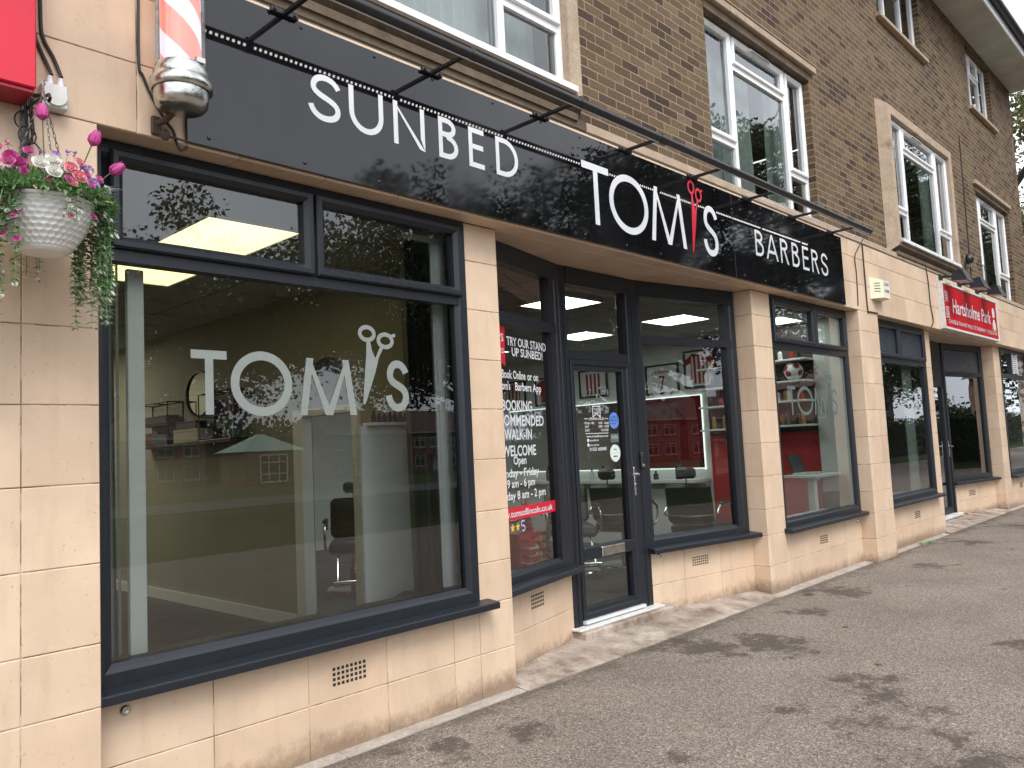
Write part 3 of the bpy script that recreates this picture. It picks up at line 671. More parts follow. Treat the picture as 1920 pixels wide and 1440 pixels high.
# eaves: boarded soffit, white fascia board, gutter, tiled roof
mb=MB();mb.quad((X0,.0,8.47),(19.55,.0,8.47),(19.55,-.58,8.47),(X0,-.58,8.47));obj('eaves_soffit',mb,M['soffit'],B)
mb=MB();mb.bbox(X0,19.56,-.605,-.578,8.455,8.64,.004);mb.box(19.552,19.575,-.6,.1,8.46,8.66);obj('fascia_board',mb,WH,B)
mb=MB();P=[(math.cos(a)*.062,math.sin(a)*.062) for a in [PI+PI*i/10 for i in range(11)]]
pr=[(-.672+u,8.655+v) for u,v in P]+[(-.672+.056,8.655),(-.672-.056,8.655)]
for i in range(10): mb.add([(X0,*pr[i]),(X0,*pr[i+1]),(19.6,*pr[i+1]),(19.6,*pr[i])],[(0,1,2,3)],True)
mb.add([(19.6,*q) for q in pr[:11]],[tuple(range(11))]);mb.box(X0,19.6,-.735,-.728,8.655,8.68);obj('gutter',mb,M['gutter'],B)
mb=MB();mb.add([(X0,-.64,8.66),(19.62,-.64,8.66),(19.62,4.5,11.4),(X0,4.5,11.4),(X0,9.6,8.66),(19.62,9.6,8.66),(X0,-.64,8.62),(19.62,-.64,8.62)],[(0,1,2,3),(3,2,5,4),(6,7,1,0),(1,5,2)]);obj('roof',mb,M['roof_tile'],B)

# ------------------------------------------------------------------ rooms behind the glass
FP=[(-4,.105),(3.64,.165),(4.72,.44),(5.73,.44),(7.08,.2),(12.43,.165),(13.4,.44),(14.4,.44),(15.99,.2),(19.3,.2),(19.3,8.9),(-4,8.9)]
mb=MB();mb.poly([(x,y,.10) for x,y in FP]);obj('shop_floor',mb,M['floor_dark'],B)
mb=MB();mb.poly([(x,y,2.80) for x,y in FP]);obj('shop_ceiling',mb,M['ceiling'],B)
# sunbed room: olive walls; arched doorway in the partition (faces -x at 3.63)
AY0,AY1,AZ=1.52,2.33,1.87
mb=MB();n=14;ys_=[AY0+(AY1-AY0)*i/n for i in range(n+1)];cy=(AY0+AY1)/2;ra=(AY1-AY0)/2
top=[AZ+ra*.95*math.sqrt(max(0,1-((y-cy)/ra)**2)) for y in ys_]
for X,mi in ((3.63,0),(3.75,1)):
    mb.mi=mi
    mb.quad((X,.16,.1),(X,AY0,.1),(X,AY0,2.8),(X,.16,2.8));mb.quad((X,AY1,.1),(X,8.9,.1),(X,8.9,2.8),(X,AY1,2.8))
    for i in range(n): mb.quad((X,ys_[i],top[i]),(X,ys_[i+1],top[i+1]),(X,ys_[i+1],2.8),(X,ys_[i],2.8))
mb.mi=0
for i in range(n): mb.quad((3.63,ys_[i],top[i]),(3.75,ys_[i],top[i]),(3.75,ys_[i+1],top[i+1]),(3.63,ys_[i+1],top[i+1]))
for y in (AY0,AY1): mb.quad((3.63,y,.1),(3.75,y,.1),(3.75,y,AZ),(3.63,y,AZ))
obj('partition_wall',mb,[M['wall_olive'],M['wall_red']],B)
mb=MB();mb.box(.80,.9,.12,8.9,.1,2.8);mb.box(.9,3.62,7.0,7.1,.1,2.8);obj('room_wall',mb,M['wall_olive'],B)
mb=MB();mb.box(3.602,3.63,AY1+.1,7,.1,.2);mb.box(3.602,3.63,.3,AY0-.02,.1,.2);obj('skirting',mb,M['wood_white'],B)
# white door lining and an open white door leaf by the arch
mb=MB();mb.bbox(3.60,3.70,AY1-.07,AY1+.06,.1,1.86,.004);mb.bbox(3.60,3.70,AY0-.03,AY0+.05,.1,1.86,.004);mb.bbox(3.61,3.70,AY0,AY1,1.80,1.86,.004);obj('door_lining',mb,M['wood_white'],B)
# barber's room
mb=MB();mb.box(9.3,9.392,.36,8.9,.1,2.8);mb.box(3.76,9.3,7.0,7.1,.1,2.8);mb.box(9.24,9.392,.05,.36,.1,2.8);obj('room_wall',mb,M['wall_white'],B)
mb=MB();mb.quad((9.294,.362,.10),(9.294,1.80,.10),(9.294,1.80,1.50),(9.294,.362,1.50));obj('red_wall_panel',mb,M['wall_red'],B)
mb=MB();mb.quad((9.2945,.362,1.502),(9.2945,1.80,1.502),(9.2945,1.80,2.78),(9.2945,.362,2.78));obj('shelf_shade_panel',mb,plain('shelf_shade',(.045,.030,.028,1),.6,.3,6),B)  # added dark sheet: shade behind the display shelves is put into its colour
mb=MB();mb.box(12.6,12.7,.2,8.9,.1,2.8);mb.box(9.75,12.6,4.0,4.1,.1,2.8);mb.box(9.62,9.74,.1,8.9,.1,2.8);obj('room_wall',mb,M['wall_grey'],B)
mb=MB();mb.box(18.4,18.5,.2,8.9,.1,2.8);mb.box(12.75,18.4,3.0,3.1,.1,2.8);obj('room_wall',mb,plain('dark_paint',(.10,.09,.085,1),.8,.1,3),B)
mb=MB();mb.bbox(7.5,9.23,.10,.30,.60,.63,.004);obj('window_board',mb,M['wood_white'],B)
mb=MB();mb.bbox(1.3,3.34,.08,.26,.62,.645,.004);obj('window_board',mb,plain('dark_board',(.05,.045,.04,1),.45,.1,9),B)
# ------------------------------------------------------------------ lettering helpers
def bez(p0,p1,p2,p3,n=14):
    return [tuple((1-t)**3*a+3*(1-t)**2*t*b+3*(1-t)*t*t*c+t**3*d for a,b,c,d in zip(p0,p1,p2,p3)) for t in [i/n for i in range(n)]]
def arc(cx,cz,rx,rz,a0,a1,n=24): return [(cx+rx*math.cos(math.radians(a0+(a1-a0)*i/n)),cz+rz*math.sin(math.radians(a0+(a1-a0)*i/n))) for i in range(n+1)]
def letter(ch,x,z,w,h,t,y,tf=None,dep=.0):
    """geometric sans capital as flat vinyl; overlapping strokes step out by a hair so they never share a plane"""
    mb=MB(tf);k=[0]
    def st(pts,closed=False,tap=None):
        mb.ribbon([(x+a,z+b) for a,b in pts],t,y-.0003*k[0],closed,tap);k[0]+=1
    def pg(pts): mb.poly([(x+a,y-.0003*k[0],z+b) for a,b in pts]);k[0]+=1
    q=t/2
    if ch=='S':
        X=lambda u:q+u*(w-t);Z=lambda v:q+v*(h-t)
        P=[];S=[((1.0,.80),(.90,.93),(.74,1.0),(.53,1.0)),((.53,1.0),(.26,1.0),(.10,.88),(.10,.74)),((.10,.74),(.10,.48),(.97,.55),(.97,.25)),((.97,.25),(.97,.10),(.76,0),(.49,0)),((.49,0),(.22,0),(.03,.13),(0,.28))]
        for s in S:P+=bez(*s)
        P.append(S[-1][3]);st([(X(a),Z(b)) for a,b in P])
    elif ch=='U': st([(q,h)]+[(q,w/2)]+arc(w/2,w/2,w/2-q,w/2-q,180,360,24)[1:-1]+[(w-q,w/2),(w-q,h)])
    elif ch=='O': st(arc(w/2,h/2,w/2-q,h/2-q,0,360,56)[:-1],True)
    elif ch=='T': st([(w/2,0),(w/2,h-t)]);st([(0,h-q),(w,h-q)])
    elif ch=='N':
        pg([(0,0),(t,0),(t,h*.72),(t,h-.0),(0,h*1.0)]);pg([(w-t,0+h*.28),(w-t,h),(w,h),(w,0)]);pg([(0,h),(t*.2,h),(w,0),(w-t*.2,0),(w-t*1.25,h*.02+.0),(0,h*.97)])
    elif ch=='M':
        s=w*.13;pg([(0,0),(t,0),(s+t*.95,h),(s,h)]);pg([(w-t,0),(w,0),(w-s,h),(w-s-t*.95,h)])
        pg([(s,h),(s+t*.5,h),(w/2+t*.52,h*.0),(w/2-t*.52,0)]);pg([(w-s,h),(w-s-t*.5,h),(w/2-t*.52,0),(w/2+t*.52,0)])
    elif ch=='A':
        pg([(0,0),(t*1.06,0),(w/2+t*.53,h),(w/2-t*.53,h)]);pg([(w-t*1.06,0),(w,0),(w/2+t*.53,h),(w/2-t*.53,h)]);st([(w*.2,h*.30),(w*.8,h*.30)])
    elif ch=='E':
        st([(q,0),(q,h)])
        for zz,ww in ((q,w),(h*.53,w*.94),(h-q,w)): st([(0,zz),(ww,zz)])
    elif ch=='D': st([(q,0),(q,h)]);st([(0,h-q),(w*.36,h-q)]+arc(w*.36,h/2,w*.64-q,h/2-q,90,-90,28)[1:-1]+[(w*.36,q),(0,q)])
    elif ch in 'BR':
        st([(q,0),(q,h)]);r1=h*.25
        st([(0,h-q),(w*.42,h-q)]+arc(w*.42,h*.765,w*.48-q,h*.235-q,90,-90,16)[1:-1]+[(w*.42,h*.53+q),(0,h*.53+q)])
        if ch=='B': st([(0,h*.53+q),(w*.42,h*.53+q)]+arc(w*.42,h*.265+q*.5,w*.58-q,h*.265-q*.5,90,-90,18)[1:-1]+[(w*.42,q),(0,q)])
        else: pg([(w*.34,h*.53+q),(w*.34+t*1.15,h*.53+q),(w,0),(w-t*1.2,0)])
    return mb
def scissors(x,z,w,h,y,tf=None):
    """hair scissors, points down: rings at the top, x,z the bottom-left of the box"""
    mb=MB(tf);X=lambda u:x+u*w;Z=lambda v:z+v*h
    mb.ribbon([(X(a),Z(b)) for a,b in arc(.24,.905,.20,.082,0,360,28)[:-1]],w*.10,y,True)
    mb.ribbon([(X(a),Z(b)) for a,b in arc(.76,.83,.20,.082,0,360,28)[:-1]],w*.10,y-.0003,True)
    mb.ribbon([(X(.94),Z(.895)),(X(1.06),Z(.915))],w*.08,y-.0005)
    mb.poly([(X(u),y-.0006,Z(v)) for u,v in [(.22,.825),(.32,.825),(.36,.70),(.46,.585),(.40,.42),(.13,.0),(.07,.0),(.16,.45),(.20,.62)]])
    mb.poly([(X(u),y-.0009,Z(v)) for u,v in [(.62,.765),(.72,.755),(.55,.60),(.45,.42),(.16,.03),(.12,.03),(.34,.46),(.44,.58)]])
    return mb
_dg=[None]
def text_mb(s,x,z,size,y,tf=None,align='CENTER',sx=1.0,width=None,shear=0,bold=0,rot=0,sp=1.0,res=3):
    c=bpy.data.curves.new('txt','FONT');c.body=s;c.size=1;c.align_x=align;c.resolution_u=res;c.shear=shear;c.offset=bold;c.space_character=sp
    o=bpy.data.objects.new('txt',c);COL.objects.link(o)
    bpy.context.view_layer.update();dg=bpy.context.evaluated_depsgraph_get()
    me=bpy.data.meshes.new_from_object(o.evaluated_get(dg));bpy.data.objects.remove(o);bpy.data.curves.remove(c)
    vs_=[v.co.copy() for v in me.vertices];fs=[tuple(p.vertices) for p in me.polygons];bpy.data.meshes.remove(me)
    if not vs_: return MB(tf)
    if width:
        xs=[v.x for v in vs_];sx=width/((max(xs)-min(xs))*size)
    cr_,sr_=math.cos(rot),math.sin(rot);mb=MB(tf);P=[]
    for v in vs_:
        a,b=v.x*size*sx,v.y*size;P.append((x+a*cr_-b*sr_,y,z+a*sr_+b*cr_))
    return mb.add(P,fs)
def join(*mbs):
    m=MB()
    for q in mbs:
        b=len(m.v);m.v+=q.v;m.f+=[[b+i for i in f] for f in q.f];m.m+=q.m;m.sm+=q.sm
    return m

# ------------------------------------------------------------------ the long fascia sign
sg=thing('fascia_sign','long gloss black fascia sign reading SUNBED TOM\'S BARBERS in white','sign',(5.2,F,3.2))
SY=F-.022
for (a,b,lab) in ((1.56,6.497,None),(6.501,8.985,None)):
    mb=MB();mb.bbox(a,b,SY,F-.001,2.866,3.625,.002);obj('sign_panel',mb,M['sign_black'],sg)
for i in range(17):
    for z in (2.905,3.595):
        x=1.66+i*.45+(.04 if i%3 else 0)
        if x<8.95: obj('screw_cap',MB().ball((x,SY-.001,z),.010,8,6,(1,.6,1)),M['black_metal'],sg)
YL=SY-.0016;VW=M['vinyl_white']
for ch,x,w in (('S',2.178,.195),('U',2.422,.222),('N',2.712,.222),('B',3.038,.150),('E',3.276,.128),('D',3.506,.20)): obj('letter',letter(ch,x,3.146,w,.243,.031,YL),VW,sg)
for ch,x,w in (('T',4.357,.31),('O',4.664,.496),('M',5.19,.505),('S',5.972,.248)): obj('letter',letter(ch,x,3.0 if ch!='O' else 2.997,w,.436 if ch!='O' else .447,.051,YL),VW,sg)
obj('scissors_emblem',scissors(5.765,2.985,.215,.615,YL),M['vinyl_red'],sg)
for ch,x,w in (('B',6.903,.165),('A',7.118,.25),('R',7.425,.175),('B',7.68,.165),('E',7.925,.145),('R',8.145,.175),('S',8.375,.185)): obj('letter',letter(ch,x,3.127,w,.243,.029,YL),VW,sg)

# ------------------------------------------------------------------ trough light in front of the sign
tl=thing('trough_light','black tubular trough light on arms above the sign, row of white LEDs beneath','light',(5,-.51,3.6))
TY,TZ,TR_=-.51,3.60,.031
mb=MB();mb.cyl((-.4,TY,TZ),(4.86,TY,TZ),TR_,n=20);mb.cyl((4.862,TY,TZ),(8.893,TY,TZ),TR_,n=20);mb.cyl((4.82,TY,TZ),(4.90,TY,TZ),TR_+.003,n=20)
obj('tube',mb,M['black_metal'],tl)
mb=MB();mb.add([(-.38,TY-.003,TZ-.0335),(8.87,TY-.003,TZ-.0335),(8.87,TY+.006,TZ-.0335),(-.38,TY+.006,TZ-.0335),(-.38,TY-.003,TZ-.029),(8.87,TY-.003,TZ-.029),(8.87,TY+.006,TZ-.029),(-.38,TY+.006,TZ-.029)],[(0,1,2,3),(0,4,5,1),(3,2,6,7)]);obj('diffuser_strip',mb,M['vinyl_white'],tl)
mb=MB();x=-.36;q=.0325
while x<8.85:
    for (y0,z0,y1,z1) in ((.82,-.574,.98,-.2),): mb.add([(x,TY+q*y0,TZ+q*z0),(x+.014,TY+q*y0,TZ+q*z0),(x+.014,TY+q*y1,TZ+q*z1),(x,TY+q*y1,TZ+q*z1)],[(0,1,2,3)])
    x+=.030
obj('led_strip',mb,M['led'],tl)
for i in range(9):
    x=1.105+.9455*i
    mb=MB();mb.bbox(x-.011,x+.011,TY+.01,F-.02,TZ+.012,TZ+.034,.003);mb.bbox(x-.075,x+.075,F-.045,F-.021,TZ+.014,TZ+.040,.003)
    for s in (-.055,.055): mb.cyl((x+s,F-.046,TZ+.027),(x+s,F-.055,TZ+.027),.009,n=10)
    mb.cyl((x,TY,TZ+.02),(x,TY,TZ+.046),.012,n=10);mb.cyl((x-.02,TY,TZ),(x+.02,TY,TZ),TR_+.002,n=20)
    obj('arm',mb,M['black_metal'],tl)

# ------------------------------------------------------------------ barber's pole
bp=thing('barber_pole','red and white striped barber pole in a clear tube with weathered chrome cup','barber pole',(1.475,-.30,2.9))
def lo(name,mb,mat,**k): o=obj(name,mb,mat,bp,world=False,**k);return o
mb=MB();mb.lathe([(.0,.034),(.074,.035),(.090,.039),(.102,.052),(.108,.074),(.110,.118)],n=48);lo('cup',mb,M['chrome_worn'],angle=50)
mb=MB();mb.lathe([(.110,.118),(.117,.112),(.124,.118),(.126,.135),(.124,.152),(.116,.163),(.112,.175),(.111,.190),(.104,.195),(.103,.215),(.097,.222),(.088,.226)],n=48,capends=False);lo('collar',mb,M['chrome_worn'],angle=50)
mb=MB();mb.lathe([(.081,.226),(.081,1.0)],n=48);lo('striped_drum',mb,m_stripe())
mb=MB();mb.lathe([(.099,.22),(.099,1.0)],n=48,capends=False);lo('glass_tube',mb,m_glass('tube_glass',(.95,.96,.95),1.2))
mb=MB();mb.lathe([(.11,1.0),(.126,1.02),(.126,1.06),(.10,1.12),(0,1.15)],n=48);lo('top_cap',mb,M['chrome_worn'])
mb=MB();mb.box(.02,.06,-.096,-.082,.222,.243);lo('clip',mb,M['grey_plastic'])
RB=plain('rusty_bracket',(.075,.05,.035,1),.7,.4,40)
mb=MB();mb.tube([(-.045,.150,.012),(-.025,.11,.020),(.0,.05,.055)],.014,8);lo('bracket_arm',mb,RB)
mb=MB();mb.bbox(-.065,-.028,.138,.158,-.035,.045,.004);lo('bracket_plate',mb,RB)
mb=MB();mb.bbox(-.05,.05,.08,.155,1.03,1.08,.004);lo('top_bracket',mb,RB)
mb=MB();mb.ball((-.012,.135,-.030),.022,8,6,(1,.8,1.2));mb.tube([(-.01,.13,-.04),(.03,.13,-.035),(.075,.13,-.04)],.005,6);lo('wire_nest',mb,RB)

# ------------------------------------------------------------------ cables, boxes and other small fittings on the wall
CY=F-.009
def cable(pts,label,r=.0065,mat='cable',name='cable',group=None):
    P=[Vector(p) for p in pts];Q=[]
    for i in range(len(P)-1):
        a=P[max(i-1,0)];b=P[i];c=P[i+1];d=P[min(i+2,len(P)-1)]
        for t in (0,.25,.5,.75):
            Q.append(.5*((2*b)+(c-a)*t+(2*a-5*b+4*c-d)*t*t+(3*b-a-3*c+d)*t**3))
    Q.append(P[-1]);mb=MB();mb.tube(Q,r,8);o=obj(name,mb,M[mat]);tag(o,label,'cable',group);return o
G1='black cables on the tiled wall'
cable([(.957,CY,3.6),(.961,CY,3.285),(.966,CY,3.157),(.988,CY,3.09),(1.012,CY-.004,3.035),(1.020,CY-.02,2.995)],'left of two black cables entering the grey junction box from above',.007,group=G1)
cable([(.981,CY,3.6),(.986,CY,3.294),(.993,CY,3.156),(1.030,CY,3.082),(1.050,CY-.004,3.03),(1.055,CY-.02,2.995)],'right of two black cables entering the grey junction box from above',.007,group=G1)
cable([(1.368,CY,3.62),(1.362,CY,3.44),(1.361,CY,3.16),(1.378,CY,3.11),(1.414,CY,3.032),(1.470,CY,2.941),(1.504,CY,2.903),(1.520,CY,2.85),(1.535,CY-.006,2.822),(1.565,CY-.004,2.846)],'black cable running down the tiles to the barber pole bracket',.0065,group=G1)
cable([(9.60,CY-.04,3.70),(9.50,CY-.01,3.58),(9.40,CY,3.46),(9.41,CY,3.26),(9.38,CY,2.90)],'thin black cable sagging down beside the right end of the black sign',.0055,group=G1)
cable([(9.665,CY,3.66),(9.667,CY,3.26),(9.672,CY,2.875),(9.73,CY,2.862),(9.99,CY,2.866)],'straight black cable clipped to the tiles left of the alarm box',.008,group=G1)
cable([(12.04,CY,3.70),(12.09,CY,3.50),(12.10,CY,3.185),(12.16,CY,2.95),(12.05,CY,2.868)],'black cable between the alarm box and the red takeaway sign',.007,group=G1)
o=obj('cable',MB().tube([(15.06,-.008,6.39),(15.03,-.008,5.2),(15.0,-.008,4.2),(14.98,-.008,3.80)],.011,8),M['cable']);tag(o,'long thin black cable down the brick wall right of the concrete bay','cable',G1)
cable([(6.9,-.10,3.72),(7.3,-.17,3.69),(7.9,-.18,3.68),(8.3,-.19,3.70),(8.9,-.19,3.69),(9.25,-.18,3.70),(9.6,-.19,3.70),(9.95,-.17,3.66)],'slack pale wire trailing along the top of the black sign',.004,'grey_plastic','cable',G1)
jb=thing('junction_box','weathered grey round junction box with two white cable glands','junction box',(1.027,F,2.905))
mb=MB();mb.bbox(-.046,.046,-.052,-.001,-.048,.048,.006);obj('box_body',mb,M['grey_plastic'],jb,world=False)
mb=MB();mb.cyl((0,-.052,0),(0,-.060,0),.040,n=28);obj('lid',mb,M['grey_plastic'],jb,world=False)
for x in (-.012,.027):
    mb=MB();mb.cyl((x,-.022,.046),(x,-.022,.072),.014,.012,n=14);mb.cyl((x,-.022,.072),(x,-.022,.086),.010,n=12);obj('cable_gland',mb,M['vinyl_white'],jb,world=False)
mb=MB()
for i in range(5):
    a=i*1.3;mb.tube([(-.04,-.03,.0),(-.075-.01*i,-.04-.008*i,-.03),(-.08+.012*math.sin(a),-.03,-.13-.03*i),(-.105,-.02,-.24-.01*i)],.0035,6)
for i in range(3): mb.tube([(-.105+.03*math.cos(t)+.01*i,-.03-.012*i,-.12-.06*i+.035*math.sin(t)) for t in [j*PI/6 for j in range(-2,9)]],.003,6)
obj('loose_wires',mb,M['cable'],jb,world=False)
hb=thing('hanging_bracket','slim speckled metal wall bracket carrying the flower basket','bracket',(.93,F,2.70))
mb=MB();mb.bbox(-.012,.012,-.008,-.0005,-.12,.155,.002);obj('wall_strap',mb,plain('speckled_steel',(.16,.16,.165,1),.5,.6,160,.5,.6),hb,world=False)
mb=MB();mb.tube([(0,-.006,.13),(.002,-.10,.128),(.008,-.20,.122),(.010,-.262,.112),(.010,-.275,.095),(.010,-.262,.085)],.006,8);obj('arm',mb,M['black_metal'],hb,world=False)
rs=thing('red_shop_sign','plain red box sign of the neighbouring shop, cut off at top left','sign',(.2,F-.1,3.2))
mb=MB();mb.bbox(-1.4,.93,F-.16,F-.004,2.865,3.75,.006);obj('sign_box',mb,M['red_gloss'],rs)
mb=MB();mb.bbox(-1.4,.925,F-.15,F-.01,2.848,2.864,.003);obj('bottom_trim',mb,plain('red_trim',(.30,.01,.02,1),.5,.1,8),rs)
al=thing('alarm_box','cream wedge shaped burglar alarm box on the tiled fascia','alarm box',(9.99,F,3.15))
P=[(-.185,0,-.135),(.13,0,-.135),(.13,0,.14),(-.185,0,.14),(-.10,-.10,-.115),(.16,-.10,-.02),(.16,-.10,.115),(-.10,-.10,.115)]
P=[(-.17,-.001,-.125),(.17,-.001,-.125),(.17,-.001,.135),(-.17,-.001,.135),(-.045,-.115,-.115),(.165,-.115,-.115),(.165,-.115,.095),(-.045,-.115,.095)]
mb=MB();mb.add(P,[(0,4,7,3),(4,5,6,7),(3,7,6,2),(0,1,5,4),(1,2,6,5),(0,3,2,1)]);obj('housing',mb,M['cream_plastic'],al,world=False,recalc=True)
mb=MB()
for i in range(4):
    z=.055-.032*i
    for u in (0,): mb.add([(-.130,-.0375,z),(-.075,-.0895,z),(-.075,-.0895,z+.008),(-.130,-.0375,z+.008)],[(0,1,2,3)])
mb.v=[(x-.0015,y-.0012,z) for x,y,z in mb.v];obj('sound_slots',mb,VENT,al,world=False)
BL=plain('alarm_blue',(.05,.09,.36,1),.5,.05,9)
for q in (text_mb('COUNTY',.06,.03,.062,-.1165,width=.19,bold=.01),text_mb('ALARMS',.06,-.045,.052,-.1165,width=.16,bold=.01)): obj('lettering',q,BL,al,world=False)
# takeaway sign
cs=thing('takeaway_sign','red Hartsholme Park takeaway sign with white lettering in a white frame','sign',(14.0,F,3.2))
y=F-.06
mb=MB();mb.frame(12.50,15.58,2.872,3.555,[(0,F-.001),(0,y-.012),(.030,y-.012),(.034,y),(.05,F-.002)]);obj('frame',mb,M['grey_plastic'],cs)
mb=MB();mb.box(12.54,15.54,y,F-.003,2.91,3.515);obj('face',mb,M['cn_red'],cs)
for q in (text_mb('Hartsholme Park',14.02,3.135,.30,y-.002,width=2.15,shear=.12,bold=.012),text_mb('CHINESE & THAI HOT MEALS TO TAKEAWAY  T: 01522 684100',14.08,2.965,.085,y-.002,width=2.75,bold=.008)): obj('lettering',q,VW,cs)
mb=text_mb('樂',12.70,3.28,.19,y-.002);mb2=text_mb('園',12.70,3.05,.19,y-.002)
for q in (mb,mb2): obj('chinese_lettering',q,VW,cs)
mb=MB();mb.ribbon([(a,b) for a,b in arc(15.31,3.10,.115,.115,150,390,20)],.035,y-.002,False);mb.mi=1
mb.poly([(a,y-.0026,b) for a,b in arc(15.32,3.13,.085,.10,0,360,20)[:-1]]);mb.poly([(a,y-.003,b) for a,b in [(15.25,3.26),(15.38,3.26),(15.40,3.36),(15.36,3.42),(15.27,3.42),(15.23,3.36)]])
obj('bowl_emblem',mb,[plain('gold_vinyl',(.70,.36,.03,1),.4,.05,9),VW],cs)
proto=None
for i,(x,lab) in enumerate(((12.78,'first'),(13.72,'second'),(14.72,'third'))):
    labs=('black floodlight over the left end of the red takeaway sign','black floodlight over the middle of the red takeaway sign','black floodlight over the right end of the red takeaway sign')
    if proto is None:
        f=thing('floodlight',labs[i],'floodlight',(x,F-.20,3.62),'floodlights over the takeaway sign')
        mb=MB();mb.add([(-.15,.04,-.06),(.15,.04,-.06),(.17,-.17,-.09),(-.17,-.17,-.09),(-.11,.02,.07),(.11,.02,.07),(.12,-.10,.085),(-.12,-.10,.085)],[(0,1,2,3),(4,7,6,5),(0,4,5,1),(1,5,6,2),(2,6,7,3),(3,7,4,0)]);obj('lamp_housing',mb,M['black_metal'],f,world=False)
        mb=MB();mb.quad((-.13,.02,-.066),(.13,.02,-.066),(.15,-.15,-.0905),(-.15,-.15,-.0905));obj('lamp_glass',mb,M['grey_plastic'],f,world=False)
        mb=MB();mb.tube([(-.1,.19,.0),(-.1,.12,.02),(-.06,.02,.0)],.022,8);mb.bbox(-.16,-.04,.175,.199,-.06,.05,.004);obj('arm',mb,M['black_metal'],f,world=False);proto=f
    else:
        f=copy_tree(proto);f.location=(x,F-.20,3.62);f['label']=labs[i]
bl=thing('bulkhead_lamp','small round black bulkhead lamp on the brick wall beside the concrete bay','lamp',(14.72,0,4.20))
mb=MB();mb.ball((0,-.06,0),.085,16,10,(1,.9,1));obj('lamp_dome',mb,M['black_metal'],bl,world=False)
mb=MB();mb.cyl((0,0,0),(0,-.03,0),.075,n=16);mb.box(-.03,.03,-.09,-.02,-.13,-.06);obj('lamp_base',mb,plain('dusty_grey',(.20,.17,.16,1),.6,.2,12),bl,world=False)
db=thing('video_doorbell','slim black video doorbell on the grey post right of the door','doorbell',(5.665,.39,1.31))
mb=MB();mb.bbox(-.021,.021,-.026,.001,-.068,.068,.009);obj('casing',mb,M['black_metal'],db,world=False)
mb=MB();mb.cyl((0,-.026,.035),(0,-.029,.035),.013,n=16);obj('lens',mb,M['mirror'],db,world=False)
mb=MB();q=MB().tube([(.012*math.cos(a),.012*math.sin(a),0) for a in [i*2*PI/16 for i in range(16)]],.003,6,closed=True)
mb.add([(p[0],-.027-p[2],p[1]-.035) for p in q.v],q.f,True);obj('button_ring',mb,M['chrome'],db,world=False)

# ------------------------------------------------------------------ lettering on the glass (sub-parts of the windows)
YG=.0265
VG=M['vinyl_grey'];VD=M['vinyl_dark']
for q in (('T',1.648,1.682,.172,.296,.040),('O',1.838,1.674,.325,.313,.043),('M',2.203,1.678,.345,.290,.043),('S',2.742,1.697,.165,.285,.042)): obj('window_letter',letter(*q,YG),VG,W1)
obj('scissors_emblem',scissors(2.572,1.735,.235,.425,YG),VG,W1)
YG2=.0465
for q in (('T',7.80,1.667,.19,.295,.036),('O',8.02,1.662,.385,.303,.036),('M',8.43,1.667,.30,.29,.036),('S',8.89,1.665,.17,.29,.036)): obj('window_letter',letter(*q,YG2),VD,W2)
obj('scissors_emblem',scissors(8.70,1.72,.25,.42,YG2),VD,W2)
# left side of the doorway: price notice in white vinyl
YN=.0265;tx=lambda s,u,z,h,w,al='CENTER',rot=0:text_mb(s,u,z-h/2,h/.73,YN,TL,al,width=w,bold=.02,rot=rot)
for q in (tx('TRY OUR STAND',.622,2.198,.062,.585),tx('UP SUNBED!',.625,2.128,.060,.46),tx('Book Online',.405,1.968,.058,.335),tx('or on',.685,1.968,.058,.165),
    tx('Tom\'s',.275,1.889,.058,.15),tx('Barbers App',.61,1.889,.058,.385),tx('BOOKING',.437,1.757,.074,.425),tx('RECOMMENDED',.437,1.655,.074,.76),tx('WALK-IN',.437,1.560,.074,.39),
    tx('WELCOME',.442,1.449,.074,.475),tx('Open',.438,1.383,.056,.18),tx('Monday - Friday',.405,1.300,.056,.60),tx('9 am - 6 pm',.442,1.229,.056,.39),tx('Saturday 8 am - 2 pm',.425,1.150,.056,.735)): obj('notice_line',q,VW,WL_)
mb=MB(TL);mb.quad((.04,YN,.986),(.962,YN,.992),(.962,YN,1.074),(.04,YN,1.070));obj('web_address_strip',mb,M['vinyl_red'],WL_)
mb=text_mb('www.tomsoflincoln.co.uk',.49,1.008,.062,YN-.0008,TL,width=.80,rot=.003,bold=.015);obj('web_address',mb,VW,WL_)
mb=MB(TL);mb.poly([(.02,YN,2.29),(.305,YN,2.29),(.297,YN,2.02),(.16,YN,2.07),(.02,YN,2.02)]);obj('red_flag',mb,M['vinyl_red'],WL_)
for q in (text_mb('TOM\'S',.165,2.185,.075,YN-.0008,TL,width=.24,bold=.015),text_mb('BARBERS',.165,2.105,.05,YN-.0008,TL,width=.23,bold=.01)): obj('flag_lettering',q,VW,WL_)
def star(cx,cz,r,y,tf): 
    m=MB(tf);m.poly([(cx+(r if i%2==0 else r*.42)*math.sin(i*PI/5),y,cz+(r if i%2==0 else r*.42)*math.cos(i*PI/5)) for i in range(10)]);return m
GOLD=plain('gold_star',(.80,.48,.05,1),.5,.04,9)
for i in range(5): obj('rating_star',star(.075+.072*i,.93+.002*i,.033,YN,TL),GOLD,WL_)
mb=MB(TL);mb.ribbon(arc(.437,.955,.024,.018,30,270,12)+arc(.437,.922,.024,.018,90,-150,12),.011,YN);obj('booking_emblem',mb,plain('pale_blue_vinyl',(.40,.44,.62,1),.5,.05,9),WL_)
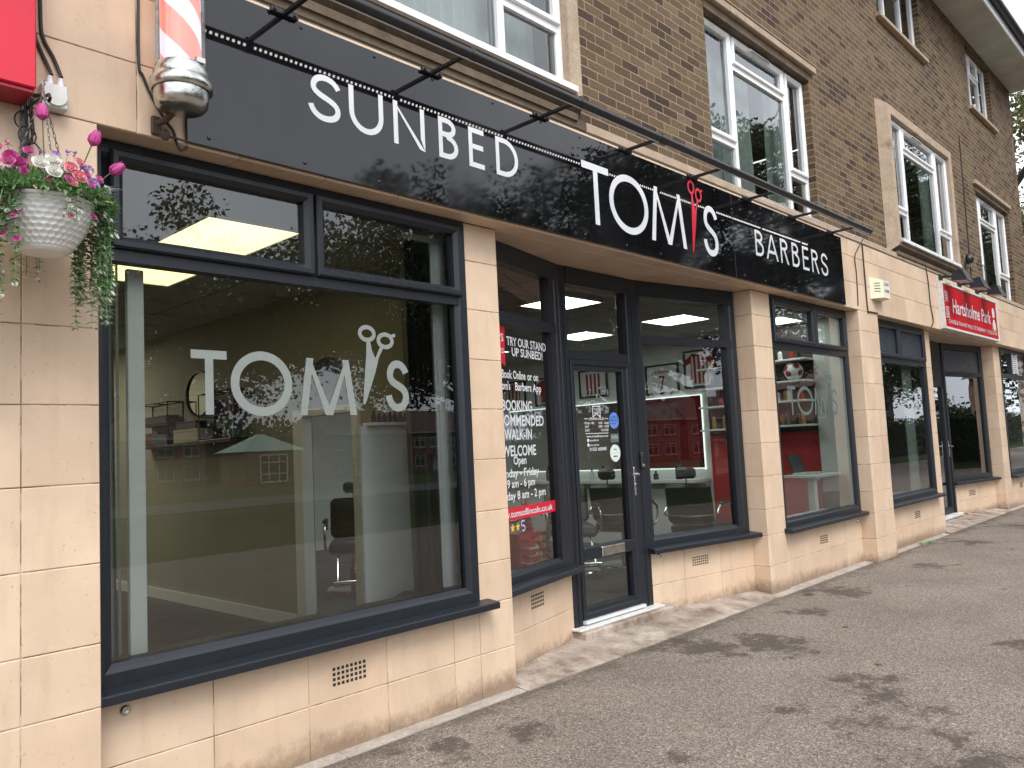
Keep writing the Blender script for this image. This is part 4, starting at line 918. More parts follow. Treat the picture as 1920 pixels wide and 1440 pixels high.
# door glass
YD=.0205;td=lambda s,x,z,h,w,al='CENTER':text_mb(s,x,z-h/2,h/.73,YD,TD,al,width=w,bold=.012)
mb=MB(TD)
mb.ribbon([(5.10,1.768),(5.195,1.768),(5.195,1.682),(5.1475,1.708),(5.10,1.682)],.008,YD,True)
for z,a,b in ((1.668,4.985,5.035),(1.668,5.255,5.30),(1.552,4.995,5.29)): mb.ribbon([(a,z),(b,z)],.005,YD)
for z in (1.498,1.462): mb.poly([(a,YD,b) for a,b in arc(5.022,z,.014,.014,0,360,14)[:-1]])
obj('notice_rules',mb,VW,door)
for q in (td('TOM\'S',5.1475,1.742,.019,.07),td('BARBERS',5.1475,1.716,.014,.065),td('OPENING HOURS',5.145,1.668,.020,.20),
    td('MON - FRI',5.05,1.634,.020,.12),td('9:00 - 18:00',5.235,1.634,.020,.135),td('SAT',5.017,1.607,.020,.05),td('8:00 - 14:00',5.235,1.607,.020,.135),td('SUN',5.018,1.578,.020,.052),td('CLOSED',5.245,1.578,.020,.10),
    td('www.tomsoflincoln.co.uk',5.145,1.531,.020,.285),td('tomsoflincoln',5.10,1.498,.015,.115),td('toms_oflincoln',5.10,1.462,.015,.12),td('01522 683800',5.145,1.428,.026,.22)): obj('notice_line',q,VW,door)
def disc(cx,cz,r,mats,stars_col,word):
    mb=MB(TD);mb.poly([(a,YD-.0004,b) for a,b in arc(cx,cz,r,r,0,360,32)[:-1]]);o=obj('round_sticker',mb,mats,door)
for cz,cmat,smat in ((1.652,plain('blue_sticker',(.10,.22,.62,1),.4,.35,14),plain('navy_print',(.01,.015,.05,1),.5,.1,9)),(1.387,plain('pale_sticker',(.62,.72,.70,1),.4,.1,14),GOLD)):
    r=.066 if cz>1.5 else .070;cx=5.375 if cz>1.5 else 5.368
    mb=MB(TD);mb.poly([(a,YD-.0004,b) for a,b in arc(cx,cz,r,r,0,360,32)[:-1]]);s=obj('round_sticker',mb,cmat,door)
    obj('sticker_stars',join(*[star(cx-.044+.022*i,cz,.0085,YD-.001,TD) for i in range(5)]),smat,s)
    for (w_,z_,h_) in ((.028,-.031,.011),(.020,.026,.008)):
        mb=MB(TD);mb.box(cx-w_,cx+w_,YD-.0011,YD-.001,cz+z_,cz+z_+h_);obj('sticker_print',mb,M['vinyl_dark'],s)
mb=MB(TD);mb.quad((5.315,YD-.0004,1.475),(5.425,YD-.0004,1.475),(5.425,YD-.0004,1.545),(5.315,YD-.0004,1.545));cd=obj('card_sticker',mb,M['vinyl_dark'],door)
mb=MB(TD);mb.box(5.325,5.415,YD-.0012,YD-.001,1.503,1.532);obj('card_print',mb,M['vinyl_grey'],cd)
# ------------------------------------------------------------------ ceiling lights
def ceiling_light(x0,x1,y0,y1,mat,label):
    t=thing('ceiling_light',label,'ceiling light',((x0+x1)/2,(y0+y1)/2,2.8),'flat ceiling light panels');a,b=(x1-x0)/2,(y1-y0)/2
    mb=MB();mb.box(-a,a,-b,-b+.02,-.014,-.001);mb.box(-a,a,b-.02,b,-.014,-.001);mb.box(-a,-a+.02,-b+.02,b-.02,-.014,-.001);mb.box(a-.02,a,-b+.02,b-.02,-.014,-.001);obj('light_frame',mb,M['wood_white'],t,world=False)
    mb=MB();mb.quad((-a+.02,-b+.02,-.008),(-a+.02,b-.02,-.008),(a-.02,b-.02,-.008),(a-.02,-b+.02,-.008));obj('diffuser',mb,mat,t,world=False)
ceiling_light(2.0,2.6,.56,2.40,M['panel_warm'],'long warm yellow ceiling panel behind the big left window')
ceiling_light(1.2,1.8,5.2,6.6,M['panel_fill'],'unseen added fill light panel at the back left of the sunbed room')  # out of view, added to brighten the sunbed room
ceiling_light(2.3,2.9,5.4,6.6,M['panel_fill'],'unseen added fill light panel at the back right of the sunbed room')  # second added fill panel, also unseen
for (x,y,l) in ((5.78,1.26,'white ceiling panel nearest the shop door'),(7.70,1.22,'white ceiling panel behind the glazing right of the door'),(7.72,2.55,'white ceiling panel in the second row behind the door top light'),(5.8,2.6,'white ceiling panel deep behind the left of the doorway'),
    (8.9,.6,'white ceiling panel in the corner by the right hand window'),(7.72,4.3,'white ceiling panel at the back of the barber room'),(5.8,4.4,'white ceiling panel at the far left of the barber room')):
    ceiling_light(x-.29,x+.29,y-.29 if y>.7 else y-.2,y+.29,M['panel_cool'],l)

# ------------------------------------------------------------------ sunbed room
def blinds(x0,x1,n,y,mat,label,w=.085,z0=.66,z1=2.36,ang=1.25):
    t=thing('vertical_blind',label,'blind',((x0+x1)/2,y,z1))
    mb=MB();mb.box(x0-.01,x1+.01,y-.03,y+.03,2.74,2.78);obj('head_rail',mb,M['wood_white'],t)
    for i in range(n):
        x=x0+(x1-x0)*i/max(1,n-1);a=ang+random.uniform(-.12,.12);dx,dy=math.cos(a)*w/2,math.sin(a)*w/2;s=random.uniform(-.02,.02)
        mb=MB();P=[]
        for j in range(7):
            z=.66+2.08*j/6;q=s*(1-j/6)**2;P+=[(x-dx+q,y-dy,z),(x+q*1.2+.006,y,z),(x+dx+q,y+dy,z)]
        mb.add(P,[f for j in range(6) for f in ((j*3,j*3+1,j*3+4,j*3+3),(j*3+1,j*3+2,j*3+5,j*3+4))],True);obj('slat',mb,mat,t)
blinds(1.30,1.39,4,.19,M['blind'],'grey vertical blind stacked at the left of the big window',.10,ang=1.0)
mb=MB();mb.bbox(1.425,1.498,.16,.19,.65,2.345,.003);tag(obj('window_post',mb,M['wood_white']),'tall narrow white post just inside the left of the big window','post')
blinds(3.03,3.22,12,.20,M['blind_dark'],'dark vertical blind stacked at the right of the big window',.10,ang=1.2)
mb=MB();P=[];n=30
for i in range(n+1):
    x=3.23+.11*i/n;yy=.17+.018*math.sin(i*1.1);P+=[(x,yy,.66),(x,yy,2.78)]
mb.add(P,[(2*i,2*i+2,2*i+3,2*i+1) for i in range(n)],True);tag(obj('curtain',mb,M['net']),'pale curtain edge beside the dark blind at the big window','curtain')
XW=3.63
rm=thing('round_mirror','round mirror with thin dark rim on the olive wall','mirror',(XW,4.07,2.14))
q=MB().tube([(.27*math.cos(a),.215*math.sin(a),0) for a in [i*2*PI/48 for i in range(48)]],.011,6,closed=True);mb=MB();mb.add([(-.02+p[2],p[0],p[1]) for p in q.v],q.f,True);obj('rim',mb,M['black_metal'],rm,world=False)
mb=MB();mb.poly([(-.014,.265*math.cos(a),.21*math.sin(a)) for a in [i*2*PI/48 for i in range(48)]]);obj('glass',mb,M['mirror'],rm,world=False)
def wire_rack(label,y0,y1,z0,z1,dep,levels,loc):
    t=thing('wire_rack',label,'rack',loc);r=.006
    mb=MB();X=(-dep,-.006)
    for x in X:
        for y in (y0,y1): mb.tube([(x,y,z0),(x,y,z1)],r,6)
        for z in (z0,z1): mb.tube([(x,y0,z),(x,y1,z)],r,6)
    for y in (y0,(y0+y1)/2,y1):
        for z in (z0,z1): mb.tube([(X[0],y,z),(X[1],y,z)],r,6)
    obj('wire_frame',mb,M['black_metal'],t,world=False)
    for z in levels:
        mb=MB();mb.box(X[0],X[1],y0,y1,z-.008,z+.004);obj('shelf',mb,plain('dark_shelf',(.05,.045,.04,1),.5,.2,9),t,world=False)
    return t
wire_rack('small black wire rack with boxes, left of the round mirror',-.36,.36,0,.42,.16,(.005,.20),(XW,4.82,1.675))
wire_rack('taller black wire rack with a tin, right of the round mirror',-.31,.31,0,.43,.16,(.22,),(XW,3.48,1.675))
mb=MB();mb.bbox(XW-.20,XW-.002,3.12,5.25,1.642,1.668,.003);tag(obj('wall_shelf',mb,plain('dark_oak',(.06,.045,.03,1),.5,.3,9)),'long dark shelf under the round mirror','shelf')
def box_on(name,label,cat,x0,x1,y0,y1,z0,z1,mat,lid=None,group='boxes and packets on the olive wall shelves'):
    t=thing(name,label,cat,((x0+x1)/2,(y0+y1)/2,z0),group)
    mb=MB();mb.bbox(x0,x1,y0,y1,z0,z0+(z1-z0)*.8,.004);obj('box_base',mb,mat,t)
    mb=MB();mb.bbox(x0-.003,x1+.003,y0-.003,y1+.003,z0+(z1-z0)*.8,z1,.004);obj('box_lid',mb,lid or mat,t)
BR=plain('brown_card',(.16,.075,.04,1),.7,.15,9);BG=plain('blue_grey_card',(.12,.14,.16,1),.6,.1,9);DKC=plain('black_card',(.02,.02,.022,1),.5,.2,9);PU=plain('purple_card',(.10,.05,.13,1),.5,.1,9)
box_on('storage_box','brown box on the lower shelf of the left wire rack','box',XW-.15,XW-.02,4.72,5.16,1.685,1.80,BR)
box_on('storage_box','blue grey box in front on the lower left wire rack','box',XW-.155,XW-.05,4.50,4.86,1.685,1.775,BG)
box_on('storage_box','dark basket on the upper shelf of the left wire rack','basket',XW-.15,XW-.02,4.52,5.1,1.885,1.965,plain('dark_weave',(.09,.085,.06,1),.8,.4,60))
box_on('storage_box','row of black cartons under the round mirror','carton',XW-.14,XW-.03,3.90,4.32,1.80,1.875,DKC)
box_on('storage_box','low dark bowl box on the shelf beside the tin','box',XW-.16,XW-.03,3.50,3.78,1.684,1.775,plain('patterned_dark',(.05,.03,.025,1),.6,.8,40))
box_on('storage_box','purple packet on the upper right wire rack','packet',XW-.12,XW-.03,3.56,3.72,1.90,2.04,PU)
box_on('storage_box','dark red packet standing on top of the right wire rack','packet',XW-.13,XW-.03,3.18,3.30,1.90,2.12,plain('maroon_card',(.10,.02,.05,1),.5,.1,9))
box_on('storage_box','white carton between the wire racks','carton',XW-.15,XW-.03,3.84,4.36,1.67,1.80,plain('cream_card',(.55,.50,.38,1),.6,.06,9))
tn=thing('storage_tin','blue grey metal tin on the right wire rack','tin',(XW-.09,3.30,1.684))
mb=MB();mb.cyl((0,0,0),(0,0,.17),.075,n=24);obj('tin_body',mb,plain('tin_grey',(.20,.24,.27,1),.3,.2,9,.5,.5),tn,world=False)
mb=MB();mb.cyl((0,0,.17),(0,0,.19),.079,n=24);obj('tin_lid',mb,M['chrome_worn'],tn,world=False)
sc=thing('white_screen','plain white screen panel standing behind the right half of the big window','screen',(3.3,.64,.1))
mb=MB();mb.bbox(-.30,.29,-.018,.018,.02,1.545,.004);obj('screen_panel',mb,M['wood_white'],sc,world=False)
mb=MB();mb.box(-.312,-.301,-.022,.022,.0,1.55);mb.box(-.30,.29,-.022,.022,.0,.019);obj('screen_edge',mb,M['grey_plastic'],sc,world=False)
ps=thing('polish_shelf','narrow white shelf crowded with dark bottles above the white screen','shelf',(3.33,.60,1.665))
mb=MB();mb.bbox(-.29,.27,-.06,.06,-.02,0,.003);obj('ledge',mb,M['wood_white'],ps,world=False)
for i in range(13):
    x=-.26+i*.042;h=random.uniform(.05,.08)
    mb=MB();mb.cyl((x,-.02,0),(x,-.02,h*.65),.016,n=10);mb.cyl((x,-.02,h*.65),(x,-.02,h),.008,n=8);obj('bottle',mb,DKC,ps,world=False)
bn=thing('sunbed_bench','low dark padded bench in the corner of the big window','bench',(3.1,.35,.1))
def prism(pts,z0,z1):
    m=MB();n=len(pts);m.add([(x-3.1,y-.35,z0) for x,y in pts]+[(x-3.1,y-.35,z1) for x,y in pts],[tuple(range(n))[::-1],tuple(range(n,2*n))]+[(i,(i+1)%n,n+(i+1)%n,n+i) for i in range(n)]);return m
BP=[(3.28,.60),(2.55,.10),(3.34,.10),(3.34,.40)]
obj('bench_top',prism(BP,.44,.50),plain('dark_pad',(.03,.028,.026,1),.45,.15,12),bn,world=False)
obj('bench_base',prism([(x*.96+.125,y*.94+.02) for x,y in BP],0,.439),plain('dark_pad_base',(.035,.032,.03,1),.6,.15,12),bn,world=False)

# ------------------------------------------------------------------ barber's chairs
def barber_chair(label,loc,rz,proto=[None]):
    if proto[0] is None:
        t=thing('barber_chair',label,'chair',loc,'black and chrome barber chairs',rz)
        # faces +x
        add=lambda n,mb,mat,ang=40:obj(n,mb,M[mat],t,world=False,angle=ang)
        mb=MB();mb.lathe([(.0,.03),(.05,.032),(.20,.022),(.29,.012),(.30,0)],n=32);add('base_disc',mb,'chrome')
        mb=MB();mb.cyl((0,0,.02),(0,0,.22),.055,n=20);mb.cyl((0,0,.22),(0,0,.38),.038,n=20);add('pump_column',mb,'chrome')
        def pad(x0,x1,y0,y1,z0,z1,c=.035):
            m=MB();m.bbox(x0,x1,y0,y1,z0,z1,c);m.sm=[True]*len(m.f);return m
        add('seat',pad(-.24,.27,-.255,.255,.38,.50),'leather',80)
        mb=MB();tf=lambda x,y,z:(-.22-.16*(z-.45)+x,y,z);mb.tf=tf;mb.bbox(-.07,.03,-.25,.25,.50,.92,.04);mb.sm=[True]*len(mb.f);add('backrest',mb,'leather',80)
        mb=MB();mb.tf=tf;mb.bbox(-.05,.02,-.11,.11,.97,1.09,.03);mb.sm=[True]*len(mb.f);add('headrest',mb,'leather',80)
        mb=MB();mb.tf=tf;mb.tube([(-.08,-.26,.60),(-.085,0,.585),(-.08,.26,.60)],.011,8);mb.cyl((-.02,0,.9),(-.02,0,1.0),.009,n=8);add('back_rail',mb,'chrome')
        for s in (-1,1):
            mb=MB();y=.29*s;mb.tube([(-.27,y,.60),(-.20,y,.68),(0,y,.69),(.17,y,.685),(.255,y,.64),(.27,y,.55),(.23,y,.46),(.10,y,.42),(-.1,y,.42)],.013,10);add('arm_frame',mb,'chrome')
            mb=MB();mb.bbox(-.17,.16,y-.028,y+.028,.694,.722,.012);add('armrest',mb,'leather')
        mb=MB();mb.tube([(.2,-.17,.40),(.38,-.17,.25),(.48,-.17,.14)],.012,8);mb.tube([(.2,.17,.40),(.38,.17,.25),(.48,.17,.14)],.012,8);mb.bbox(.45,.62,-.2,.2,.115,.140,.006);mb.tube([(.60,-.21,.155),(.60,.21,.155)],.010,8);add('footrest',mb,'chrome')
        proto[0]=t;return t
    c=copy_tree(proto[0]);c.location=loc;c.rotation_euler=(0,0,rz);c['label']=label;return c
barber_chair('black barber chair seen from behind through the glazing right of the door',(7.62,1.02,.1),.15)
barber_chair('black barber chair beside the door, its chrome footrest showing through the door glass',(6.95,2.25,.1),-2.3)
barber_chair('black barber chair partly hidden by the door post, left of the other chair back',(7.6,2.0,.1),.1)
barber_chair('ribbed black barber chair seen through the arch in the olive wall',(5.05,3.62,.1),-2.2)
barber_chair('black barber chair farthest back along the lit mirror',(7.7,4.2,.1),.05)
# lit mirror and counter on the end wall
lm=thing('lit_mirror','wide wall mirror edged with white LEDs in the barber room','mirror',(9.3,3.6,1.58))
mb=MB();mb.quad((9.285,1.90,1.11),(9.285,5.3,1.11),(9.285,5.3,2.04),(9.285,1.90,2.04));obj('mirror_glass',mb,M['mirror'],lm)
mb=MB();mb.box(9.284,9.298,1.885,5.33,2.042,2.052);mb.box(9.284,9.298,1.885,1.898,1.08,2.042);mb.box(9.278,9.298,1.9,5.33,1.094,1.102);obj('led_edge',mb,M['led_mirror'],lm)
ct=thing('counter','white counter shelf below the lit mirror','counter',(9.1,3.4,.1))
mb=MB();mb.bbox(8.86,9.29,1.82,5.4,.93,.975,.005);obj('counter_top',mb,M['wood_white'],ct)
mb=MB();mb.box(9.0,9.285,1.86,5.36,.105,.929);obj('counter_front',mb,M['wall_white'],ct)
BOT=[plain('bottle_black',(.015,.015,.017,1),.25,.1,9),plain('bottle_teal',(.05,.14,.14,1),.3,.1,9),plain('bottle_red',(.33,.02,.02,1),.3,.1,9),plain('bottle_white',(.6,.6,.58,1),.35,.05,9),plain('bottle_amber',(.40,.20,.04,1),.3,.1,9)]
def bottle(label,loc,r,h,mat,group,kind='bottle'):
    t=thing(kind,label,kind,loc,group)
    mb=MB();mb.lathe([(r*.95,0),(r,.01),(r,h*.62),(r*.75,h*.70),(r*.38,h*.74),(r*.36,h*.80)],n=14);obj('bottle_body',mb,mat,t,world=False)
    mb=MB();mb.cyl((0,0,h*.80),(0,0,h),r*.42,n=12);obj('bottle_cap',mb,BOT[0],t,world=False);return t
for i,(y,h,r,c) in enumerate(((2.75,.17,.03,1),(2.62,.16,.03,1),(2.45,.11,.035,0),(2.10,.26,.045,0),(3.3,.2,.03,2),(3.5,.16,.03,3),(4.3,.22,.04,0))):
    labs=('teal bottle nearest the door post on the white counter','second teal bottle on the white counter','short black pot on the white counter','tall black bottle at the mirror end of the counter','red bottle on the white counter behind the door','white bottle on the counter behind the door','large black bottle far along the counter')
    bottle(labs[i],(8.98,y,.976),r,h,BOT[c],'bottles on the barber counter')
# framed football shirts
def picture(label,y0,y1,z0,z1,build):
    t=thing('framed_picture',label,'picture',(9.3,(y0+y1)/2,(z0+z1)/2),'framed football shirts on the white end wall')
    mb=MB();tf=lambda x,y,z:(9.296-.0+y,-x,z)     # local x runs along -y so it reads the right way from inside the room
    mb.tf=tf;mb.frame(-y1,-y0,z0,z1,[(0,-.0),(0,-.03),(.022,-.03),(.024,-.012)]);obj('picture_frame',mb,M['black_metal'],t)
    mb=MB(tf);mb.quad((-y1+.02,-.012,z0+.02),(-y0-.02,-.012,z0+.02),(-y0-.02,-.012,z1-.02),(-y1+.02,-.012,z1-.02));obj('backing',mb,M['wood_white'],t)
    build(t,tf,-y1,-y0,z0,z1)
SHR=plain('shirt_red',(.36,.02,.03,1),.8,.1,9)
def shirt(bg,stripes,word=None):
    def go(t,tf,a,b,z0,z1):
        w=b-a;h=z1-z0;X=lambda u:a+w*u;Z=lambda v:z0+h*v
        mb=MB(tf);mb.poly([(X(u),-.014,Z(v)) for u,v in ((.22,.1),(.78,.1),(.78,.68),(.93,.60),(.97,.74),(.70,.92),(.6,.90),(.5,.86),(.4,.90),(.30,.92),(.03,.74),(.07,.60),(.22,.68))]);obj('shirt',mb,bg,t)
        if stripes:
            mb=MB(tf)
            for i in range(4): mb.quad((X(.25+.14*i),-.0155,Z(.1)),(X(.32+.14*i),-.0155,Z(.1)),(X(.32+.14*i),-.0155,Z(.84)),(X(.25+.14*i),-.0155,Z(.84)))
            obj('shirt_stripes',mb,stripes,t)
        if word:
            m=join(*[text_mb(q,X(.5),Z(v),s,-.017,tf,width=w*ww,bold=.01) for q,v,s,ww in word]);obj('shirt_lettering',m,DKC if stripes else SHR,t)
    return go
picture('framed white shirt with a red number seven',2.20,2.72,2.10,2.50,shirt(plain('shirt_white',(.66,.66,.64,1),.8,.05,9),None,(('ROBINSON',.70,.05,.42),('7',.18,.25,.18))))
picture('framed red and white striped shirt right of the number seven',1.66,2.11,2.14,2.63,shirt(SHR,plain('shirt_white_stripe',(.62,.60,.57,1),.8,.05,9)))
picture('framed striped shirt seen through the top of the shop door',3.37,3.88,2.15,2.55,shirt(M['wood_white'],SHR))
picture('small framed dark red shirt left of the striped one',4.25,4.75,2.10,2.52,shirt(SHR,None));picture('framed red shirt at the far left behind the notice',4.95,5.5,2.10,2.52,shirt(SHR,plain('shirt_white_stripe',(.62,.60,.57,1),.8,.05,9)))
# words on the red wall, read backwards in the lit mirror
rw=thing('wall_lettering','white TOM\'S lettering on the red partition wall inside the barber room','lettering',(3.76,6.1,2.1))
TFW=lambda x,y,z:(3.757-y,x,z)
obj('wall_letters',text_mb('TOM\'S',6.13,1.96,.42,-.004,TFW,width=.9,bold=.03),VW,rw)
# display shelves at the right hand window
for i,z in enumerate((2.35,2.10,1.87,1.585,1.53)):
    if i==4:continue
    mb=MB();mb.bbox(9.02,9.293,.37,1.78,z-.022,z,.003)
    labs=('topmost white display shelf by the right hand window','second white display shelf from the top, a football on it','third white display shelf, packed with products','lowest white display shelf by the right hand window')
    tag(obj('display_shelf',mb,M['wood_white']),labs[i],'shelf','white display shelves on the end wall')
fb=thing('football','red and white football on the second display shelf','football',(9.13,.56,2.21))
q=MB().ball((0,0,0),.109,24,16);obj('ball_skin',q,M['wood_white'],fb,world=False)
mb=MB()
for d in ((-.6,-.6,.5),(-.9,.2,-.3),(-.3,-.9,-.25),(-.2,-.3,.93),(-.8,.55,.35),(.4,-.8,.45)):
    v=Vector(d).normalized();x,y=mb.basis(v);q_=[tuple((v*.105+(x*math.cos(a)+y*math.sin(a))*.042).normalized()*.1118) for a in [k*2*PI/5 for k in range(5)]];mb.add([tuple(v*.1135)]+q_,[(0,1+k,1+(k+1)%5) for k in range(5)])
mb.v=mb.v;obj('ball_panels',mb,SHR,fb,world=False)
gi=0
for z,n in ((2.35,11),(2.10,9),(1.87,17),(1.585,13)):
    for i in range(n):
        y=(.46 if z!=2.10 else .78)+i*(1.24 if z!=2.10 else .92)/n
        r=random.uniform(.022,.036);h=random.uniform(.10,.19)
        if z==1.585:h=random.uniform(.15,.22)
        c=random.choice((0,2,2,3,0,4) if z!=1.585 else (4,4,0,3));cn=('black','teal','dark red','white','amber')[c];sn={2.35:'top',2.10:'second',1.87:'third',1.585:'lowest'}[z]
        labs='%s bottle in the row on the %s white display shelf'%(cn,sn);bottle(labs,(9.08+.08*(i%2),y,z+.001),r,h,BOT[c],'bottles on the %s display shelf (%s)'%(sn,cn))
# white table, office chair and bin behind the right hand window
tb=thing('bar_table','tall white table on a single white leg behind the right hand window','table',(8.88,.33,.1))
mb=MB();mb.bbox(-.36,.33,-.20,.18,.895,.925,.005);obj('table_top',mb,M['wood_white'],tb,world=False)
mb=MB();mb.bbox(-.04,.04,-.04,.04,.0,.86,.006);mb.add([(-.04,-.04,.84),(.04,-.04,.84),(.04,.04,.84),(-.04,.04,.84),(-.15,-.1,.894),(.15,-.1,.894),(.15,.1,.894),(-.15,.1,.894)],[(0,1,5,4),(1,2,6,5),(2,3,7,6),(3,0,4,7)]);obj('table_leg',mb,M['wood_white'],tb,world=False)
lp=thing('laptop','grey laptop standing open on the tall white table','laptop',(8.85,.35,1.026))
mb=MB();mb.bbox(-.16,.16,-.11,.11,0,.018,.004);obj('keyboard_base',mb,M['grey_plastic'],lp,world=False);mb=MB();mb.add([(-.16,.10,.018),(.16,.10,.018),(.16,.16,.22),(-.16,.16,.22),(-.16,.112,.018),(.16,.112,.018),(.16,.172,.22),(-.16,.172,.22)],[(0,1,2,3),(7,6,5,4),(3,2,6,7),(0,3,7,4),(1,5,6,2)]);obj('screen',mb,plain('screen_dark',(.05,.06,.065,1),.2,.1,9),lp,world=False)
oc=thing('office_chair','dark office chair at the left edge of the right hand window','chair',(8.12,.62,.1),rz=.8)
mb=MB();mb.bbox(-.22,.22,-.22,.22,.44,.52,.03);obj('seat',mb,M['leather'],oc,world=False);mb=MB();mb.bbox(-.28,-.22,-.21,.21,.58,1.02,.03);obj('backrest',mb,plain('grey_mesh',(.10,.11,.11,1),.7,.2,60),oc,world=False)
mb=MB();mb.cyl((0,0,.08),(0,0,.44),.025,n=12);mb.tube([(-.2,0,.46),(-.27,0,.5),(-.27,0,.62)],.018,8);obj('chair_column',mb,M['chrome'],oc,world=False)
for k in range(5):
    a=k*2*PI/5;mb=MB();mb.tube([(0,0,.09),(.14*math.cos(a),.14*math.sin(a),.085),(.28*math.cos(a),.28*math.sin(a),.05)],[.02,.018,.012],8);mb.ball((.28*math.cos(a),.28*math.sin(a),.028),.026,10,6);obj('chair_foot',mb,M['chrome'],oc,world=False)
for s in(-1,1):
    mb=MB();mb.tube([(0,.22*s,.46),(0,.28*s,.52),(.02,.28*s,.68),(.14,.28*s,.69)],.012,8);obj('armrest',mb,M['black_metal'],oc,world=False)
bi=thing('waste_bin','short dark cylindrical bin on the sill of the right hand window','bin',(9.05,.20,.632))
mb=MB();mb.lathe([(.075,0),(.085,.005),(.095,.17),(.098,.178),(.092,.178),(.078,.02),(0,.015)],n=24);obj('bin_body',mb,plain('bin_grey',(.035,.04,.035,1),.5,.2,20),bi,world=False)
mb=MB();q=MB().tube([(.097*math.cos(a),.097*math.sin(a),.178) for a in [i*2*PI/24 for i in range(24)]],.005,6,closed=True);mb.add(q.v,q.f,True);obj('bin_rim',mb,M['black_metal'],bi,world=False)
# red product display by the left glazing
pd=thing('product_display','red tiered product stand with rows of small round tins behind the notice','display stand',(4.46,.56,.1))
RD=plain('display_red',(.62,.03,.03,1),.5,.1,9);TA=plain('tan_tin',(.62,.38,.17,1),.4,.15,9)
mb=MB();mb.bbox(-.20,.20,-.12,.16,.02,.50,.005);obj('plinth',mb,plain('display_dark',(.05,.04,.035,1),.6,.1,9),pd,world=False)
mb=MB();mb.bbox(-.16,.16,-.02,.12,.501,.74,.004);obj('display_block',mb,RD,pd,world=False)
mb=MB();z=.74
for i,w in enumerate((.055,.05,.044,.038,.03,.022)):
    mb.lathe([(w*.75,0),(w*.75,.022),(w*1.25,.026),(w*.8,.036)],(-.02,.03,z),16);z+=.036
mb.cyl((-.02,.03,z),(-.02,.03,z+.03),.006,n=8);obj('display_tower',mb,RD,pd,world=False)
for i in range(4):
    for j in range(4):
        mb=MB();mb.cyl((-.01+.045*i,-.02,.53+.055*j),(-.01+.045*i,-.05,.53+.055*j),.019,n=14);obj('tin',mb,TA if (i+j)%3 else RD,pd,world=False)
for j in range(4):
    mb=MB();mb.tube([(-.14,-.02,.53+.055*j),(-.14,-.09,.53+.055*j),(-.05,-.10,.53+.055*j)],.010,8);obj('comb',mb,(BOT[3],BOT[4],BOT[3],RD)[j],pd,world=False)
# counter and chair in the third shop
c3=thing('reception_counter','white counter with dark top inside the third shop window','counter',(12.2,1.1,.1))
mb=MB();mb.bbox(-1.4,.15,-.35,.2,0,1.07,.006);obj('counter_front',mb,M['wall_white'],c3,world=False);mb=MB();mb.bbox(-1.45,.2,-.42,.25,1.072,1.13,.006);obj('counter_top',mb,M['purple_dark'],c3,world=False)
w3=thing('waiting_chair','dark high backed chair in the third shop window','chair',(11.35,.45,.1),rz=-.5)
mb=MB();mb.bbox(-.22,.22,-.2,.2,.42,.50,.02);obj('seat',mb,M['leather'],w3,world=False);mb=MB();mb.tf=lambda x,y,z:(x,y+.12*(z-.5),z);mb.bbox(-.2,.2,.16,.22,.45,.98,.02);obj('backrest',mb,M['leather'],w3,world=False)
for sx in (-.18,.18):
    for sy in (-.16,.16):
        mb=MB();mb.cyl((sx,sy,0),(sx,sy,.42),.014,n=8);obj('leg',mb,M['chrome'],w3,world=False)
rl=thing('fabric_roll','beige rolled mat lying inside the third shop window','roll',(10.72,.30,.70))
mb=MB();mb.cyl((-.28,0,0),(.28,0,0),.075,n=20);obj('roll_body',mb,plain('beige_cloth',(.46,.38,.26,1),.85,.1,20),rl,world=False);mb=MB();mb.cyl((.281,0,0),(.286,0,0),.03,n=12);mb.cyl((-.05,0,0),(-.02,0,0),.078,n=20);obj('roll_band',mb,DKC,rl,world=False)
mb=MB();mb.bbox(10.1,12.1,.10,.42,.59,.62,.004);obj('window_board',mb,M['wood_white'],B)
mb=MB();P=[];n=40
for i in range(n+1):
    x=11.75+.33*i/n;yy=.2+.02*math.sin(i*.9);P+=[(x,yy,.62),(x,yy,2.75)]
mb.add(P,[(2*i,2*i+2,2*i+3,2*i+1) for i in range(n)],True);tag(obj('curtain',mb,M['curtain_green']),'grey green curtain at the right of the third shop window','curtain')

# ------------------------------------------------------------------ hanging basket
R=random.Random(3)
hk=thing('hanging_basket','white dimpled hanging basket overflowing with pink, white and lilac artificial flowers','hanging basket',(.918,-.415,2.222))
def hb_(name,mb,mat,**k): return obj(name,mb,mat,hk,world=False,**k)
prof=[]
for j in range(61):
    t=j/60;z=.168*t;prof.append((.072+.086*math.sin(min(1,t*1.02)*PI/2)**.85,z))
mb=MB();P=[];n=220
for j,(r,z) in enumerate(prof):
    for i in range(n):
        a=2*PI*i/n;row=z/.0185;k=math.floor(row);fz=row-k-.5;u=(a*32/(2*PI)+(.5 if k%2 else 0))%1-.5
        d=max(0,1-((fz*1.05)**2+(u*1.05)**2)/.22) if .012<z<.156 else 0
        rr=r-.0065*d**.55;P.append((rr*math.cos(a),rr*math.sin(a),z))
mb.add(P,[(j*n+i,j*n+(i+1)%n,(j+1)*n+(i+1)%n,(j+1)*n+i) for j in range(60) for i in range(n)],True)
mb.lathe([(0,.004),(.062,.004),(.064,0),(.070,0),(.072,.002)],n=48);mb.lathe([(.158,.168),(.164,.169),(.165,.179),(.159,.181),(.154,.173)],n=48,capends=False);hb_('pot',mb,M['pot'],angle=60)
top=(0,.0,.585)
